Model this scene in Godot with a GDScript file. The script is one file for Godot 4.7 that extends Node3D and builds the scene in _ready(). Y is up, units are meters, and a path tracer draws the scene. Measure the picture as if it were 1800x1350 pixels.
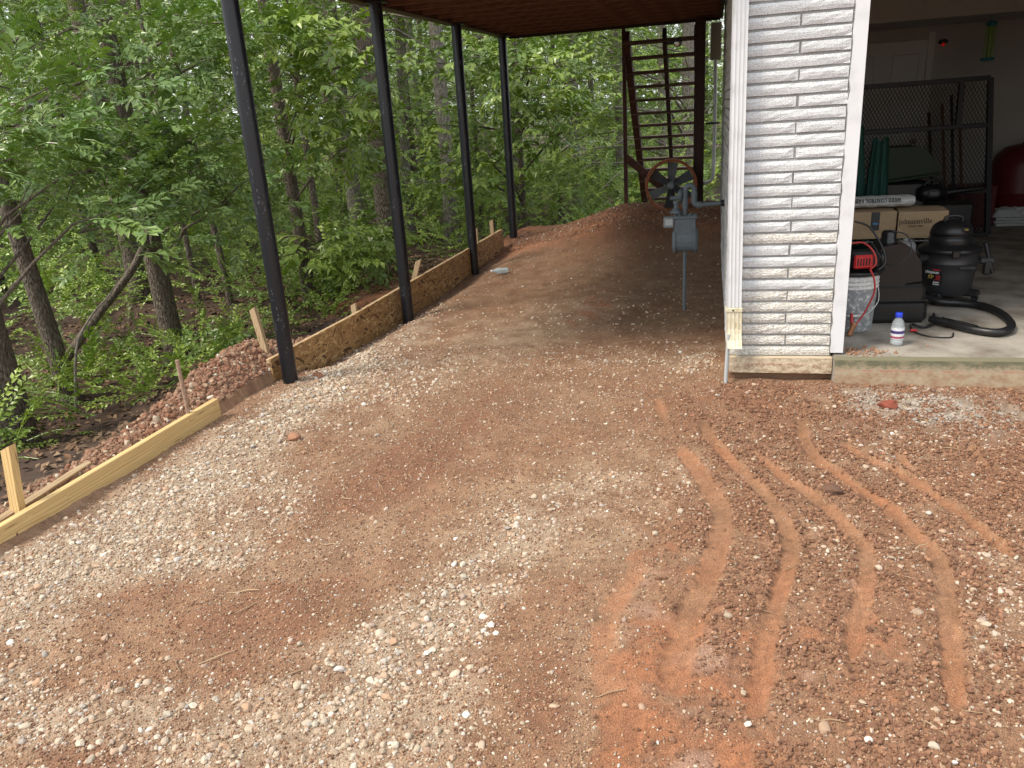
extends Node3D
# Garage corner with a deck on steel posts, a gravelled clay pad in wooden forms, and a wood beyond.
# World: x runs right along the front wall, y up, slab top at y = 0, -z runs back along the side wall. Metres.

var rng := RandomNumberGenerator.new()
var used := {}
var M := {}
var n_low := FastNoiseLite.new()
var n_mid := FastNoiseLite.new()
var n_fine := FastNoiseLite.new()
var n_crumb := FastNoiseLite.new()

const BLOBS := [[0,-2.64,-2.28,0.17,-0.25,0.26,0.21,1.00], [0,-2.55,-2.74,0.07,-0.42,0.34,0.29,1.00], [0,-2.53,-3.31,0.04,-0.51,0.30,0.30,1.00], [0,-2.50,-3.97,0.02,-0.60,0.25,0.29,0.95], [0,-2.53,-4.85,0.01,-0.74,0.27,0.37,0.95], [0,-2.13,-2.37,0.31,-0.16,0.13,0.15,0.80], [0,-2.42,-1.96,0.17,-0.09,0.17,0.15,0.60], [0,-2.03,-2.91,0.06,-0.44,0.34,0.34,0.55], [0,-2.10,-1.56,0.19,-0.03,0.24,0.24,0.55], [0,-1.76,-1.59,0.33,-0.10,0.10,0.11,0.55], [0,-1.44,-1.50,0.42,-0.07,0.11,0.16,0.62], [0,-1.09,-1.80,0.26,-0.22,0.17,0.22,0.58], [0,-0.94,-2.05,0.14,-0.38,0.21,0.20,0.55], [0,-0.82,-2.49,0.18,-0.49,0.20,0.25,0.45], [0,-0.67,-2.96,0.29,-0.38,0.12,0.27,0.40], [0,-0.89,-1.56,0.31,-0.13,0.09,0.15,0.55], [0,-0.67,-1.77,0.11,-0.14,0.11,0.15,0.40], [0,-0.22,-3.29,0.51,-0.06,0.03,0.46,0.30], [0,1.19,-4.32,0.50,0.10,-0.05,0.21,0.90], [0,-0.08,-5.08,0.22,-0.01,0.01,0.31,0.50], [0,-0.44,-5.32,0.77,-0.26,0.04,0.34,0.30], [0,-1.32,-6.27,1.05,-0.81,0.23,0.93,0.20], [0,0.56,-3.68,0.52,-0.05,-0.05,0.40,0.30], [0,1.07,-3.73,0.37,-0.04,-0.10,0.40,0.35], [0,0.93,-2.73,0.23,-0.03,-0.16,0.58,0.35], [0,0.46,-2.83,0.31,-0.04,-0.04,0.34,0.30], [0,0.57,-1.95,0.30,-0.05,-0.05,0.23,0.25], [0,0.27,-1.95,0.16,-0.03,-0.01,0.14,0.20], [0,-1.97,-4.52,0.26,-0.72,0.33,0.59,0.35], [0,-2.45,-5.73,0.04,-1.36,0.33,0.55,0.50], [0,0.97,-2.40,0.14,-0.02,-0.20,0.62,0.30], [1,-1.51,-3.27,0.27,-0.50,0.19,0.30,0.90], [1,-1.52,-2.09,0.31,-0.22,0.14,0.18,0.80], [1,-2.07,-2.12,0.27,-0.14,0.10,0.11,0.50], [1,-1.48,-1.77,0.15,-0.10,0.07,0.08,0.55], [1,-1.70,-1.39,0.20,-0.04,0.06,0.07,0.60], [1,-1.39,-4.15,0.35,-0.51,0.19,0.43,0.45], [1,-0.77,-4.19,0.66,-0.05,0.08,0.45,0.30], [1,-0.48,-2.35,0.13,0.02,0.05,0.69,0.40], [1,-0.45,-1.78,0.10,-0.02,0.06,0.27,0.60], [1,0.19,-4.44,0.64,-0.04,-0.01,0.38,0.50], [1,-0.69,-10.31,1.47,0.24,0.15,2.31,0.60], [1,0.74,-3.98,0.69,-0.06,-0.05,0.30,0.30], [2,-0.07,-1.99,0.24,-0.04,0.02,0.43,0.90], [2,-0.19,-1.76,0.09,-0.02,0.02,0.26,1.00], [2,0.26,-2.15,0.24,-0.04,-0.03,0.33,0.50], [2,0.54,-2.20,0.20,-0.03,-0.09,0.50,0.40], [2,0.03,-1.69,0.29,-0.05,0.00,0.10,0.80], [2,-0.97,-6.56,0.10,-0.64,0.13,0.39,0.70], [2,-0.14,-2.66,0.10,-0.14,0.08,0.20,0.60], [2,-1.40,-12.02,0.90,-1.06,0.21,1.54,0.50], [3,-0.52,-2.70,0.27,-0.13,0.06,0.21,0.90], [3,-0.82,-2.95,0.34,-0.26,0.09,0.24,0.50], [3,-1.28,-6.09,0.56,-1.04,0.20,0.67,0.60], [3,-1.46,-2.57,0.16,-0.36,0.12,0.14,0.40], [3,-1.04,-1.55,0.29,-0.12,0.06,0.09,0.60], [3,-1.04,-2.16,0.14,-0.22,0.08,0.10,0.50], [3,1.18,-4.29,0.50,0.10,-0.06,0.24,0.90], [3,-2.57,-2.29,0.16,-0.39,0.38,0.30,0.70], [3,-2.49,-3.24,0.07,-0.77,0.37,0.37,0.70], [3,-1.60,-5.29,0.41,-0.74,0.21,0.53,0.50], [3,-1.48,-3.79,0.36,-0.72,0.15,0.28,0.30]]
const TRACKS := [[0.052,-0.19,-2.76,-0.26,-2.53,-0.31,-2.27,-0.31,-2.12,-0.26,-1.84,-0.21,-1.62], [0.050,-0.23,-2.13,-0.20,-1.87,-0.16,-1.62], [0.046,-0.20,-3.90,-0.02,-3.43,0.07,-3.05,0.03,-2.61,-0.04,-2.35,-0.07,-2.10,-0.10,-1.86], [0.035,-0.02,-4.25,0.03,-3.84,0.26,-3.23,0.33,-2.90,0.30,-2.64,0.22,-2.32,0.17,-2.01,0.14,-1.82], [0.033,0.17,-3.85,0.34,-3.45,0.45,-3.26,0.56,-2.99,0.60,-2.82,0.54,-2.50,0.48,-2.30,0.44,-2.10], [0.036,0.52,-4.47,0.49,-3.81,0.59,-3.50,0.69,-3.29,0.76,-3.15,0.81,-2.96,0.85,-2.80,0.81,-2.54,0.75,-2.23,0.66,-1.80], [0.032,0.64,-3.90,0.74,-3.70,0.86,-3.55,0.94,-3.34,1.02,-3.13,1.07,-2.97,1.12,-2.79], [0.023,0.87,-3.92,0.91,-3.65,0.98,-3.42], [0.020,1.27,-4.10,1.25,-3.75,1.28,-3.45], [0.029,-0.30,-4.51,-0.25,-4.23,-0.17,-3.82]]
# ground paint map: gravel, red clay, orange clay, tan dust, wheel track
const MX0 := -5.0
const MZ0 := -12.6
const MRES := 0.02
const MW := 420
const MH := 640
var maps: Array[PackedFloat32Array] = []

# ---------------------------------------------------------------- naming and tagging
func numbered(called: String) -> String:
	if not used.has(called):
		used[called] = 0
		return called
	used[called] += 1
	return "%s_%03d" % [called, used[called]]

func tag(o: Node, label: String, category: String, group := "", kind := "") -> void:
	if label: o.set_meta("label", label)
	if category: o.set_meta("category", category)
	if group: o.set_meta("group", group)
	if kind: o.set_meta("kind", kind)

func thing(called: String, at: Vector3, turn: float, label: String, category: String, group := "") -> Node3D:
	var o := Node3D.new()
	o.name = numbered(called)
	add_child(o)
	o.position = at
	o.rotation.y = turn
	tag(o, label, category, group)
	return o

func put(called: String, mesh: Mesh, m: Material, parent: Node = self, at := Transform3D.IDENTITY) -> MeshInstance3D:
	var o := MeshInstance3D.new()
	o.name = numbered(called) if parent == self else called
	o.mesh = mesh
	if m: o.material_override = m
	o.transform = at
	parent.add_child(o, true)
	return o

func struct(called: String, mesh: Mesh, m: Material) -> MeshInstance3D:
	var o := put(called, mesh, m)
	o.set_meta("kind", "structure")
	return o

# ---------------------------------------------------------------- colour and textures
func lin(r: float, g: float, b: float) -> Color:
	return Color(r, g, b).linear_to_srgb()

func noise(seed_: int, freq: float, oct := 4, type := FastNoiseLite.TYPE_SIMPLEX_SMOOTH) -> FastNoiseLite:
	var n := FastNoiseLite.new()
	n.seed = seed_
	n.noise_type = type
	n.frequency = freq
	n.fractal_octaves = oct
	if oct <= 1: n.fractal_type = FastNoiseLite.FRACTAL_NONE
	return n

# colour texture: mixes the stops (linear colours) by seamless noise
func noise_tex(n: FastNoiseLite, size: int, stops: Array, sx := 1.0, sy := 1.0) -> ImageTexture:
	var src := n.get_seamless_image(int(size * sx), int(size * sy))
	src.convert(Image.FORMAT_L8)
	if sx != 1.0 or sy != 1.0: src.resize(size, size, Image.INTERPOLATE_BILINEAR)
	var d := src.get_data()
	var lut: Array[PackedByteArray] = []
	for i in 256:
		var t := i / 255.0
		var c: Color = stops[0][1]
		for k in stops.size() - 1:
			if t >= stops[k][0]:
				var a: float = stops[k][0]
				var b: float = stops[k + 1][0]
				c = (stops[k][1] as Color).lerp(stops[k + 1][1], clampf((t - a) / maxf(b - a, 0.001), 0, 1))
		c = c.linear_to_srgb()
		lut.append(PackedByteArray([int(clampf(c.r, 0, 1) * 255), int(clampf(c.g, 0, 1) * 255), int(clampf(c.b, 0, 1) * 255)]))
	var outp := PackedByteArray()
	outp.resize(d.size() * 3)
	for i in d.size():
		var q := lut[d[i]]
		outp[i * 3] = q[0]; outp[i * 3 + 1] = q[1]; outp[i * 3 + 2] = q[2]
	return ImageTexture.create_from_image(Image.create_from_data(size, size, false, Image.FORMAT_RGB8, outp))

func normal_tex(n: FastNoiseLite, size: int, bump: float, sx := 1.0, sy := 1.0) -> ImageTexture:
	var src := n.get_seamless_image(int(size * sx), int(size * sy))
	src.convert(Image.FORMAT_L8)
	if sx != 1.0 or sy != 1.0: src.resize(size, size, Image.INTERPOLATE_BILINEAR)
	src.convert(Image.FORMAT_RGBA8)
	src.bump_map_to_normal_map(bump)
	return ImageTexture.create_from_image(src)

func mat(c: Color, rough := 0.7, metal := 0.0) -> StandardMaterial3D:
	var m := StandardMaterial3D.new()
	m.albedo_color = c
	m.roughness = rough
	m.metallic = metal
	return m

func tri(m: StandardMaterial3D, tex: Texture2D, scale: Vector3, nrm: Texture2D = null, ns := 1.0, world := false) -> StandardMaterial3D:
	m.albedo_texture = tex
	m.uv1_triplanar = true
	m.uv1_world_triplanar = world
	m.uv1_scale = scale
	if nrm:
		m.normal_enabled = true
		m.normal_texture = nrm
		m.normal_scale = ns
	return m

# ---------------------------------------------------------------- mesh helpers
func st_new() -> SurfaceTool:
	var st := SurfaceTool.new()
	st.begin(Mesh.PRIMITIVE_TRIANGLES)
	st.set_smooth_group(-1)
	return st

func done(st: SurfaceTool) -> ArrayMesh:
	st.generate_normals()
	return st.commit()

func quad(st: SurfaceTool, a: Vector3, b: Vector3, c: Vector3, d: Vector3) -> void:
	# a b c d run clockwise seen from the front
	for p in [a, b, c, a, c, d]: st.add_vertex(p)

func bx(st: SurfaceTool, c: Vector3, s: Vector3, bevel := 0.0, b := Basis.IDENTITY) -> void:
	# box with bevelled edges
	var h := s * 0.5
	var e := minf(bevel, minf(h.x, minf(h.y, h.z)) * 0.9)
	var P := func(x: float, y: float, z: float) -> Vector3: return c + b * Vector3(x, y, z)
	var i := h - Vector3(e, e, e)
	for ax in 3:
		var u := (ax + 1) % 3
		var v := (ax + 2) % 3
		for sg in [-1.0, 1.0]:
			var q: Array[Vector3] = []
			for k in [[-1, -1], [1, -1], [1, 1], [-1, 1]]:
				var w := Vector3.ZERO
				w[ax] = sg * h[ax]; w[u] = k[0] * i[u]; w[v] = k[1] * i[v]
				q.append(P.call(w.x, w.y, w.z))
			if sg > 0: quad(st, q[0], q[3], q[2], q[1])
			else: quad(st, q[0], q[1], q[2], q[3])
	if e <= 0.0: return
	for ax in 3:   # edges along axis ax
		var u := (ax + 1) % 3
		var v := (ax + 2) % 3
		for su in [-1.0, 1.0]:
			for sv in [-1.0, 1.0]:
				var q: Array[Vector3] = []
				for k in [[0, -1], [0, 1], [1, 1], [1, -1]]:
					var w := Vector3.ZERO
					w[ax] = k[1] * i[ax]
					if k[0] == 0: w[u] = su * h[u]; w[v] = sv * i[v]
					else: w[u] = su * i[u]; w[v] = sv * h[v]
					q.append(P.call(w.x, w.y, w.z))
				if su * sv > 0: quad(st, q[0], q[3], q[2], q[1])
				else: quad(st, q[0], q[1], q[2], q[3])
	for sx in [-1.0, 1.0]:
		for sy in [-1.0, 1.0]:
			for sz in [-1.0, 1.0]:
				var a: Vector3 = P.call(sx * h.x, sy * i.y, sz * i.z)
				var d: Vector3 = P.call(sx * i.x, sy * h.y, sz * i.z)
				var f: Vector3 = P.call(sx * i.x, sy * i.y, sz * h.z)
				if sx * sy * sz > 0:
					st.add_vertex(a); st.add_vertex(f); st.add_vertex(d)
				else:
					st.add_vertex(a); st.add_vertex(d); st.add_vertex(f)

func box_mesh(s: Vector3, bevel := 0.0, c := Vector3.ZERO, b := Basis.IDENTITY) -> ArrayMesh:
	var st := st_new()
	bx(st, c, s, bevel, b)
	return done(st)

func ring_frame(t: Vector3) -> Array:
	var ref := Vector3.UP if absf(t.y) < 0.9 else Vector3.RIGHT
	var u := t.cross(ref).normalized()
	return [u, u.cross(t).normalized()]

func tube(st: SurfaceTool, pts: Array, rad: Array, sides := 10, caps := true) -> void:
	# swept round tube; rad holds one radius for each point
	var n := pts.size()
	var u := Vector3.ZERO
	var rings: Array[PackedVector3Array] = []
	for k in n:
		var t: Vector3
		if k == 0: t = pts[1] - pts[0]
		elif k == n - 1: t = pts[n - 1] - pts[n - 2]
		else: t = (pts[k + 1] - pts[k]).normalized() + (pts[k] - pts[k - 1]).normalized()
		t = t.normalized()
		if k == 0: u = ring_frame(t)[0]
		else: u = (u - t * u.dot(t)).normalized()
		var v := u.cross(t)
		var ring := PackedVector3Array()
		for j in sides:
			var a := TAU * j / sides
			ring.append(pts[k] + (u * cos(a) + v * sin(a)) * float(rad[k if k < rad.size() else rad.size() - 1]))
		rings.append(ring)
	st.set_smooth_group(1)
	for k in n - 1:
		for j in sides:
			var j2 := (j + 1) % sides
			quad(st, rings[k][j], rings[k][j2], rings[k + 1][j2], rings[k + 1][j])
	st.set_smooth_group(-1)
	if caps:
		for j in range(1, sides - 1):
			st.add_vertex(rings[0][0]); st.add_vertex(rings[0][j + 1]); st.add_vertex(rings[0][j])
			st.add_vertex(rings[n - 1][0]); st.add_vertex(rings[n - 1][j]); st.add_vertex(rings[n - 1][j + 1])

func tube_mesh(pts: Array, rad: Array, sides := 10, caps := true) -> ArrayMesh:
	var st := st_new()
	tube(st, pts, rad, sides, caps)
	return done(st)

func smooth_path(pts: Array, per := 6) -> Array:
	# Catmull-Rom through the points
	var o := []
	for k in pts.size() - 1:
		var p0: Vector3 = pts[maxi(k - 1, 0)]
		var p1: Vector3 = pts[k]
		var p2: Vector3 = pts[k + 1]
		var p3: Vector3 = pts[mini(k + 2, pts.size() - 1)]
		for j in per: o.append(p1.cubic_interpolate(p2, p0, p3, float(j) / per))
	o.append(pts[-1])
	return o

func lathe(st: SurfaceTool, prof: Array, seg := 24, c := Vector3.ZERO, hard := 0.0, sx := 1.0, sz := 1.0) -> void:
	# prof: [radius, y] from bottom to top; each band is smooth round the axis
	for k in prof.size() - 1:
		st.set_smooth_group(k + 2 if hard > 0.0 else 1)
		for j in seg:
			var a := TAU * j / seg
			var b := TAU * (j + 1) / seg
			var r0: float = prof[k][0]
			var r1: float = prof[k + 1][0]
			var p0 := c + Vector3(cos(a) * r0 * sx, prof[k][1], sin(a) * r0 * sz)
			var p1 := c + Vector3(cos(b) * r0 * sx, prof[k][1], sin(b) * r0 * sz)
			var p2 := c + Vector3(cos(b) * r1 * sx, prof[k + 1][1], sin(b) * r1 * sz)
			var p3 := c + Vector3(cos(a) * r1 * sx, prof[k + 1][1], sin(a) * r1 * sz)
			if r0 < 0.0001:
				st.add_vertex(p0); st.add_vertex(p3); st.add_vertex(p2)
			elif r1 < 0.0001:
				st.add_vertex(p0); st.add_vertex(p2); st.add_vertex(p1)
			else: quad(st, p0, p3, p2, p1)
	st.set_smooth_group(-1)

func lathe_mesh(prof: Array, seg := 24, hard := 0.0) -> ArrayMesh:
	var st := st_new()
	lathe(st, prof, seg, Vector3.ZERO, hard)
	return done(st)

func prism(st: SurfaceTool, poly: Array, depth: float, xf := Transform3D.IDENTITY) -> void:
	# convex-ish polygon (Vector2, counter-clockwise) in xy extruded from z=0 to z=-depth
	var pv := PackedVector2Array(poly)
	var ix := Geometry2D.triangulate_polygon(pv)
	var flip := Geometry2D.is_polygon_clockwise(pv)
	for k in range(0, ix.size(), 3):
		var a := pv[ix[k]]
		var b := pv[ix[k + 1]]
		var c := pv[ix[k + 2]]
		if (b - a).cross(c - a) > 0.0:
			var tmp := b
			b = c
			c = tmp
		for p in [a, b, c]: st.add_vertex(xf * Vector3(p.x, p.y, 0))
		for p in [a, c, b]: st.add_vertex(xf * Vector3(p.x, p.y, -depth))
	for k in pv.size():
		var a := pv[k]
		var b := pv[(k + 1) % pv.size()]
		if flip:
			var tmp := a
			a = b
			b = tmp
		quad(st, xf * Vector3(a.x, a.y, 0), xf * Vector3(a.x, a.y, -depth), xf * Vector3(b.x, b.y, -depth), xf * Vector3(b.x, b.y, 0))

func text_mesh(s: String, size: float, depth: float, bold := false, serif := false) -> TextMesh:
	var t := TextMesh.new()
	var f := SystemFont.new()
	f.font_names = PackedStringArray(["Droid Serif" if serif else "Droid Sans"])
	f.font_weight = 700 if bold else 400
	t.font = f
	t.text = s
	t.font_size = 64
	t.pixel_size = size / 64.0
	t.depth = depth
	return t

# many copies of one mesh, kept as one object
func copies(called: String, mesh: Mesh, m: Material, buf: PackedFloat32Array, parent: Node = self) -> MultiMeshInstance3D:
	var mm := MultiMesh.new()
	mm.transform_format = MultiMesh.TRANSFORM_3D
	mm.use_colors = true
	mm.mesh = mesh
	mm.instance_count = buf.size() / 16
	mm.buffer = buf
	var o := MultiMeshInstance3D.new()
	o.name = numbered(called) if parent == self else called
	o.multimesh = mm
	o.material_override = m
	parent.add_child(o, true)
	return o

func push(buf: PackedFloat32Array, b: Basis, p: Vector3, c: Color) -> void:
	buf.append_array(PackedFloat32Array([b.x.x, b.y.x, b.z.x, p.x, b.x.y, b.y.y, b.z.y, p.y, b.x.z, b.y.z, b.z.z, p.z, c.r, c.g, c.b, 1.0]))

func rand_basis() -> Basis:
	return Basis.from_euler(Vector3(rng.randf() * TAU, rng.randf() * TAU, rng.randf() * TAU))

# ---------------------------------------------------------------- terrain
func paint_maps() -> void:
	for k in 5:
		var a := PackedFloat32Array()
		a.resize(MW * MH)
		maps.append(a)
	for b in BLOBS:
		var ch: int = b[0]
		var u := Vector2(b[3], b[4])
		var v := Vector2(b[5], b[6])
		var det := u.cross(v)
		var ext := Vector2(absf(u.x) + absf(v.x), absf(u.y) + absf(v.y)) * 1.7
		var i0 := maxi(int((b[1] - ext.x - MX0) / MRES), 0)
		var i1 := mini(int((b[1] + ext.x - MX0) / MRES), MW - 1)
		var j0 := maxi(int((b[2] - ext.y - MZ0) / MRES), 0)
		var j1 := mini(int((b[2] + ext.y - MZ0) / MRES), MH - 1)
		for j in range(j0, j1 + 1):
			for i in range(i0, i1 + 1):
				var d := Vector2(MX0 + i * MRES - b[1], MZ0 + j * MRES - b[2])
				var s := d.cross(v) / det
				var t := u.cross(d) / det
				var w: float = b[7] * exp(-1.1 * (s * s + t * t) * sqrt(s * s + t * t))
				var at := j * MW + i
				maps[ch][at] = 1.0 - (1.0 - maps[ch][at]) * (1.0 - w)
	for ti in TRACKS.size():
		var tr: Array = TRACKS[ti]
		var pts := []
		for k in range(1, tr.size(), 2): pts.append(Vector3(tr[k], 0, tr[k + 1]))
		pts = smooth_path(pts, 30)
		var w: float = tr[0] * 0.85
		var r := int(w * 1.9 / MRES) + 1
		for k in pts.size():
			var p: Vector3 = pts[k]
			var e := minf(k, pts.size() - 1 - k) / 24.0
			var fade := clampf(e, 0.0, 1.0) * (0.62 if ti < 2 else 1.0)
			var ci := int((p.x - MX0) / MRES)
			var cj := int((p.z - MZ0) / MRES)
			for j in range(cj - r, cj + r + 1):
				for i in range(ci - r, ci + r + 1):
					if i < 0 or j < 0 or i >= MW or j >= MH: continue
					var d := Vector2(MX0 + i * MRES - p.x, MZ0 + j * MRES - p.z).length() / w
					var s := fade * (1.0 - smoothstep(0.7, 1.8, d))
					var at := j * MW + i
					if s > maps[4][at]: maps[4][at] = s

func sample(ch: int, x: float, z: float) -> float:
	var fx := (x - MX0) / MRES
	var fz := (z - MZ0) / MRES
	var i := int(floor(fx))
	var j := int(floor(fz))
	if i < 0 or j < 0 or i >= MW - 1 or j >= MH - 1: return 0.0
	var m := maps[ch]
	fx -= i
	fz -= j
	var at := j * MW + i
	return lerpf(lerpf(m[at], m[at + 1], fx), lerpf(m[at + MW], m[at + MW + 1], fx), fz)

func form_edge(z: float) -> float:
	if z > -4.2: return -2.95
	return lerpf(-2.97, -2.47, clampf((-z - 4.2) / 5.4, 0, 1))

func ground_low(x: float, z: float) -> float:
	# large shapes only
	var h := -0.2 + 0.10 * smoothstep(-7.0, -9.6, z)
	if x < 0.5: h += 0.36 * exp(-pow((z + 10.35) / (1.25 if z > -10.35 else 0.75), 2.0)) * smoothstep(-2.4, -0.9, x)
	if z < -4.75 and z > -9.8: h -= 0.10 * smoothstep(0.42, 0.02, x - form_edge(z)) * smoothstep(-4.75, -5.2, z) * smoothstep(-9.8, -9.2, z)
	if x > -0.4 and z > -5.2: h += 0.05 * smoothstep(-4.15, -4.6, z) * smoothstep(-0.3, 0.2, x)
	var dl := maxf(form_edge(z) - x, 0.0)
	var db := maxf(-11.0 - z, 0.0) if x < 9.0 else 0.0
	if z > 1.5: dl = maxf(dl - (z - 1.5) * 0.8, 0.0)
	var d := sqrt(dl * dl + db * db * 0.6)
	if d > 0.0:
		h -= 0.55 * smoothstep(0.1, 1.25, d) + 0.28 * smoothstep(1.0, 3.4, d) + 0.055 * minf(maxf(d - 3.0, 0.0), 28.0)
		if dl > 0.0 and z > -9.5 and z < -1.2:
			var a := 0.10 + 0.20 * exp(-pow((z + 4.75) / 0.9, 2.0))
			h += a * exp(-pow((dl - 0.33) / 0.27, 2.0)) * smoothstep(-9.5, -8.0, z)
		h += n_low.get_noise_2d(x * 0.5, z * 0.5) * 0.25 * smoothstep(1.0, 5.0, d)
	return h

func rough_zone(x: float, z: float) -> float:
	# the rutted clay on the right
	return smoothstep(-0.25, 0.2, x + 0.12 * n_low.get_noise_2d(x * 3.0, z * 3.0)) * smoothstep(-4.75, -4.3, z)

func crust(x: float, z: float) -> float:
	# where the orange clay has been pressed into a smooth crust: ragged patches
	var o := sample(2, x, z)
	if o < 0.05: return 0.0
	return smoothstep(0.32, 0.48, o * 0.68 + 0.5 * n_mid.get_noise_2d(x * 0.9 + 2.0, z * 0.9) + 0.22 * n_mid.get_noise_2d(x * 2.5, z * 2.5 + 5.0))

func ground_h(x: float, z: float) -> float:
	var h := ground_low(x, z)
	h += n_low.get_noise_2d(x, z) * 0.018
	var out := smoothstep(0.05, 0.35, form_edge(z) - x)
	var wx := 0.014 * n_fine.get_noise_2d(z * 0.5, x * 0.5 + 7.0)
	var wz := 0.014 * n_fine.get_noise_2d(x * 0.5 + 3.0, z * 0.5)
	var tr := sample(4, x + wx, z + wz)
	var berm := smoothstep(0.03, 0.2, tr) * (1.0 - smoothstep(0.3, 0.6, tr))
	tr = smoothstep(0.45, 0.8, tr)
	var orange := crust(x + wx, z + wz)
	var rz := rough_zone(x, z)
	var crumb := n_crumb.get_noise_2d(x, z)
	var fine := n_fine.get_noise_2d(x, z)
	var amp := 0.006 + 0.013 * rz * (1.0 - 0.7 * orange) + 0.05 * out * smoothstep(-3.9, -3.2, x) + 0.012 * smoothstep(-9.3, -9.9, z)
	amp *= (1.0 - 0.93 * tr)
	h += crumb * amp + fine * amp * 0.45
	h += n_mid.get_noise_2d(x, z) * 0.007 * (1.0 - tr)
	h += rz * 0.012 * (1.0 - tr) * (1.0 - 0.6 * orange) - tr * 0.020 + berm * rz * 0.012 * (1.0 + crumb) + 0.006 * orange * n_mid.get_noise_2d(x * 2.0, z * 2.0)
	return h

func axis_steps(parts: Array) -> PackedFloat32Array:
	# parts: [from, to, step]
	var o := PackedFloat32Array()
	for p in parts:
		var n := maxi(int(round(absf(p[1] - p[0]) / p[2])), 1)
		for k in n: o.append(lerpf(p[0], p[1], float(k) / n))
	o.append(parts[-1][1])
	return o

func build_ground() -> void:
	var xs := axis_steps([[-220, -60, 16], [-60, -20, 3], [-20, -8, 0.7], [-8, -4.4, 0.16], [-4.4, -3.2, 0.04], [-3.2, 1.75, 0.0155], [1.75, 3.0, 0.1], [3, 12, 1.2], [12, 60, 8], [60, 220, 20]])
	var zs := axis_steps([[-260, -70, 16], [-70, -24, 3], [-24, -13, 0.5], [-13, -9, 0.06], [-9, -6, 0.04], [-6, -3.6, 0.024], [-3.6, -1.0, 0.0145], [-1.0, 2, 0.1], [2, 12, 1.2], [12, 60, 8], [60, 220, 20]])
	var nx := xs.size()
	var nz := zs.size()
	var V := PackedVector3Array()
	var C := PackedColorArray()
	V.resize(nx * nz)
	C.resize(nx * nz)
	var base := Color(0.310, 0.165, 0.092)
	var red := Color(0.245, 0.112, 0.060)
	var orange := Color(0.430, 0.175, 0.082)
	var tan := Color(0.395, 0.270, 0.172)
	var dust := Color(0.460, 0.365, 0.265)
	var path := Color(0.085, 0.050, 0.034)
	var pile := Color(0.300, 0.170, 0.105)
	for j in nz:
		var z := zs[j]
		for i in nx:
			var x := xs[i]
			var at := j * nx + i
			var c := base
			if x > -5 and x < 3.4 and z > -12.6 and z < 0.2:
				V[at] = Vector3(x, ground_h(x, z), z)
				var a := n_mid.get_noise_2d(x * 0.8 + 40.0, z * 0.8)
				var b := n_fine.get_noise_2d(x + 11.0, z)
				var e := n_low.get_noise_2d(x * 1.5 - 9.0, z * 1.5)
				var gr := sample(0, x, z)
				var xw := x + 0.02 * b
				var zw := z + 0.02 * n_fine.get_noise_2d(x, z + 17.0)
				var cr := crust(xw, zw)
				var trk := smoothstep(0.45, 0.8, sample(4, xw, zw) * (1.0 + 0.4 * a + 0.3 * e))
				c = c.lerp(tan, clampf(0.35 + e * 0.7 + a * 0.5, 0, 1) * 0.55)
				c = c.lerp(tan, clampf(sample(3, x, z) * (1.0 + a * 0.8), 0, 1))
				if x > 0.5 and z < -3.9: c = c.lerp(Color(0.33, 0.30, 0.265), clampf(gr * 1.2 + a * 0.6, 0, 0.9))
				c = c.lerp(dust, clampf((gr - 0.25) * 1.1 + a * 0.4, 0, 0.75))
				c = c.lerp(red, smoothstep(0.25, 0.75, sample(1, xw, zw) + 0.45 * a + 0.2 * b) * 0.85)
				c = c.lerp(orange.lerp(red, clampf(0.4 + a * 1.8 + e, 0, 1)).lerp(Color(0.46, 0.29, 0.21), clampf(a * 1.6 - e, 0, 0.6)), clampf(sample(2, x, z) * 0.35 + cr * 0.55, 0, 0.9))
				c = c.lerp(red, rough_zone(x, z) * 0.6 * clampf(0.6 + a * 1.6, 0, 1) * (1.0 - cr) * (1.0 - gr))
				c = c.lerp(Color(0.40, 0.215, 0.118).lerp(orange, clampf(0.45 + e, 0, 0.9)), trk * 0.65)
				var d := form_edge(z) - x
				if d > 0.0:
					var pth := smoothstep(0.75, 1.05, d + a * 0.5 + 0.25 * smoothstep(-4.0, -2.5, z) + 0.9 * smoothstep(-6.0, -8.0, z))
					c = c.lerp(pile.lerp(tan, clampf(0.2 + a, 0, 0.6)), smoothstep(0.0, 0.1, d))
					c = c.lerp(path, pth)
				if z < -8.6: c = c.lerp(red.lerp(orange, clampf(0.4 + e, 0, 1)), smoothstep(-8.6, -9.6, z))
				if z < -10.9: c = c.lerp(path, smoothstep(-10.9, -11.6, z))
				c *= 0.92 + b * 0.34 + a * 0.2
			else:
				V[at] = Vector3(x, ground_low(x, z), z)
				if x < -3.5 or z < -11.5: c = path * (1.0 + 0.5 * n_low.get_noise_2d(x * 2.0, z * 2.0))
			C[at] = Color(maxf(c.r, 0.01), maxf(c.g, 0.01), maxf(c.b, 0.01))
	var N := PackedVector3Array()
	N.resize(nx * nz)
	for j in nz:
		for i in nx:
			var l := V[j * nx + maxi(i - 1, 0)]
			var r := V[j * nx + mini(i + 1, nx - 1)]
			var f := V[maxi(j - 1, 0) * nx + i]
			var k := V[mini(j + 1, nz - 1) * nx + i]
			N[j * nx + i] = (k - f).cross(r - l).normalized()
	var I := PackedInt32Array()
	I.resize((nx - 1) * (nz - 1) * 6)
	var q := 0
	for j in nz - 1:
		for i in nx - 1:
			var a := j * nx + i
			I[q] = a; I[q + 1] = a + 1; I[q + 2] = a + nx
			I[q + 3] = a + 1; I[q + 4] = a + nx + 1; I[q + 5] = a + nx
			q += 6
	var arr := []
	arr.resize(Mesh.ARRAY_MAX)
	arr[Mesh.ARRAY_VERTEX] = V
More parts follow.
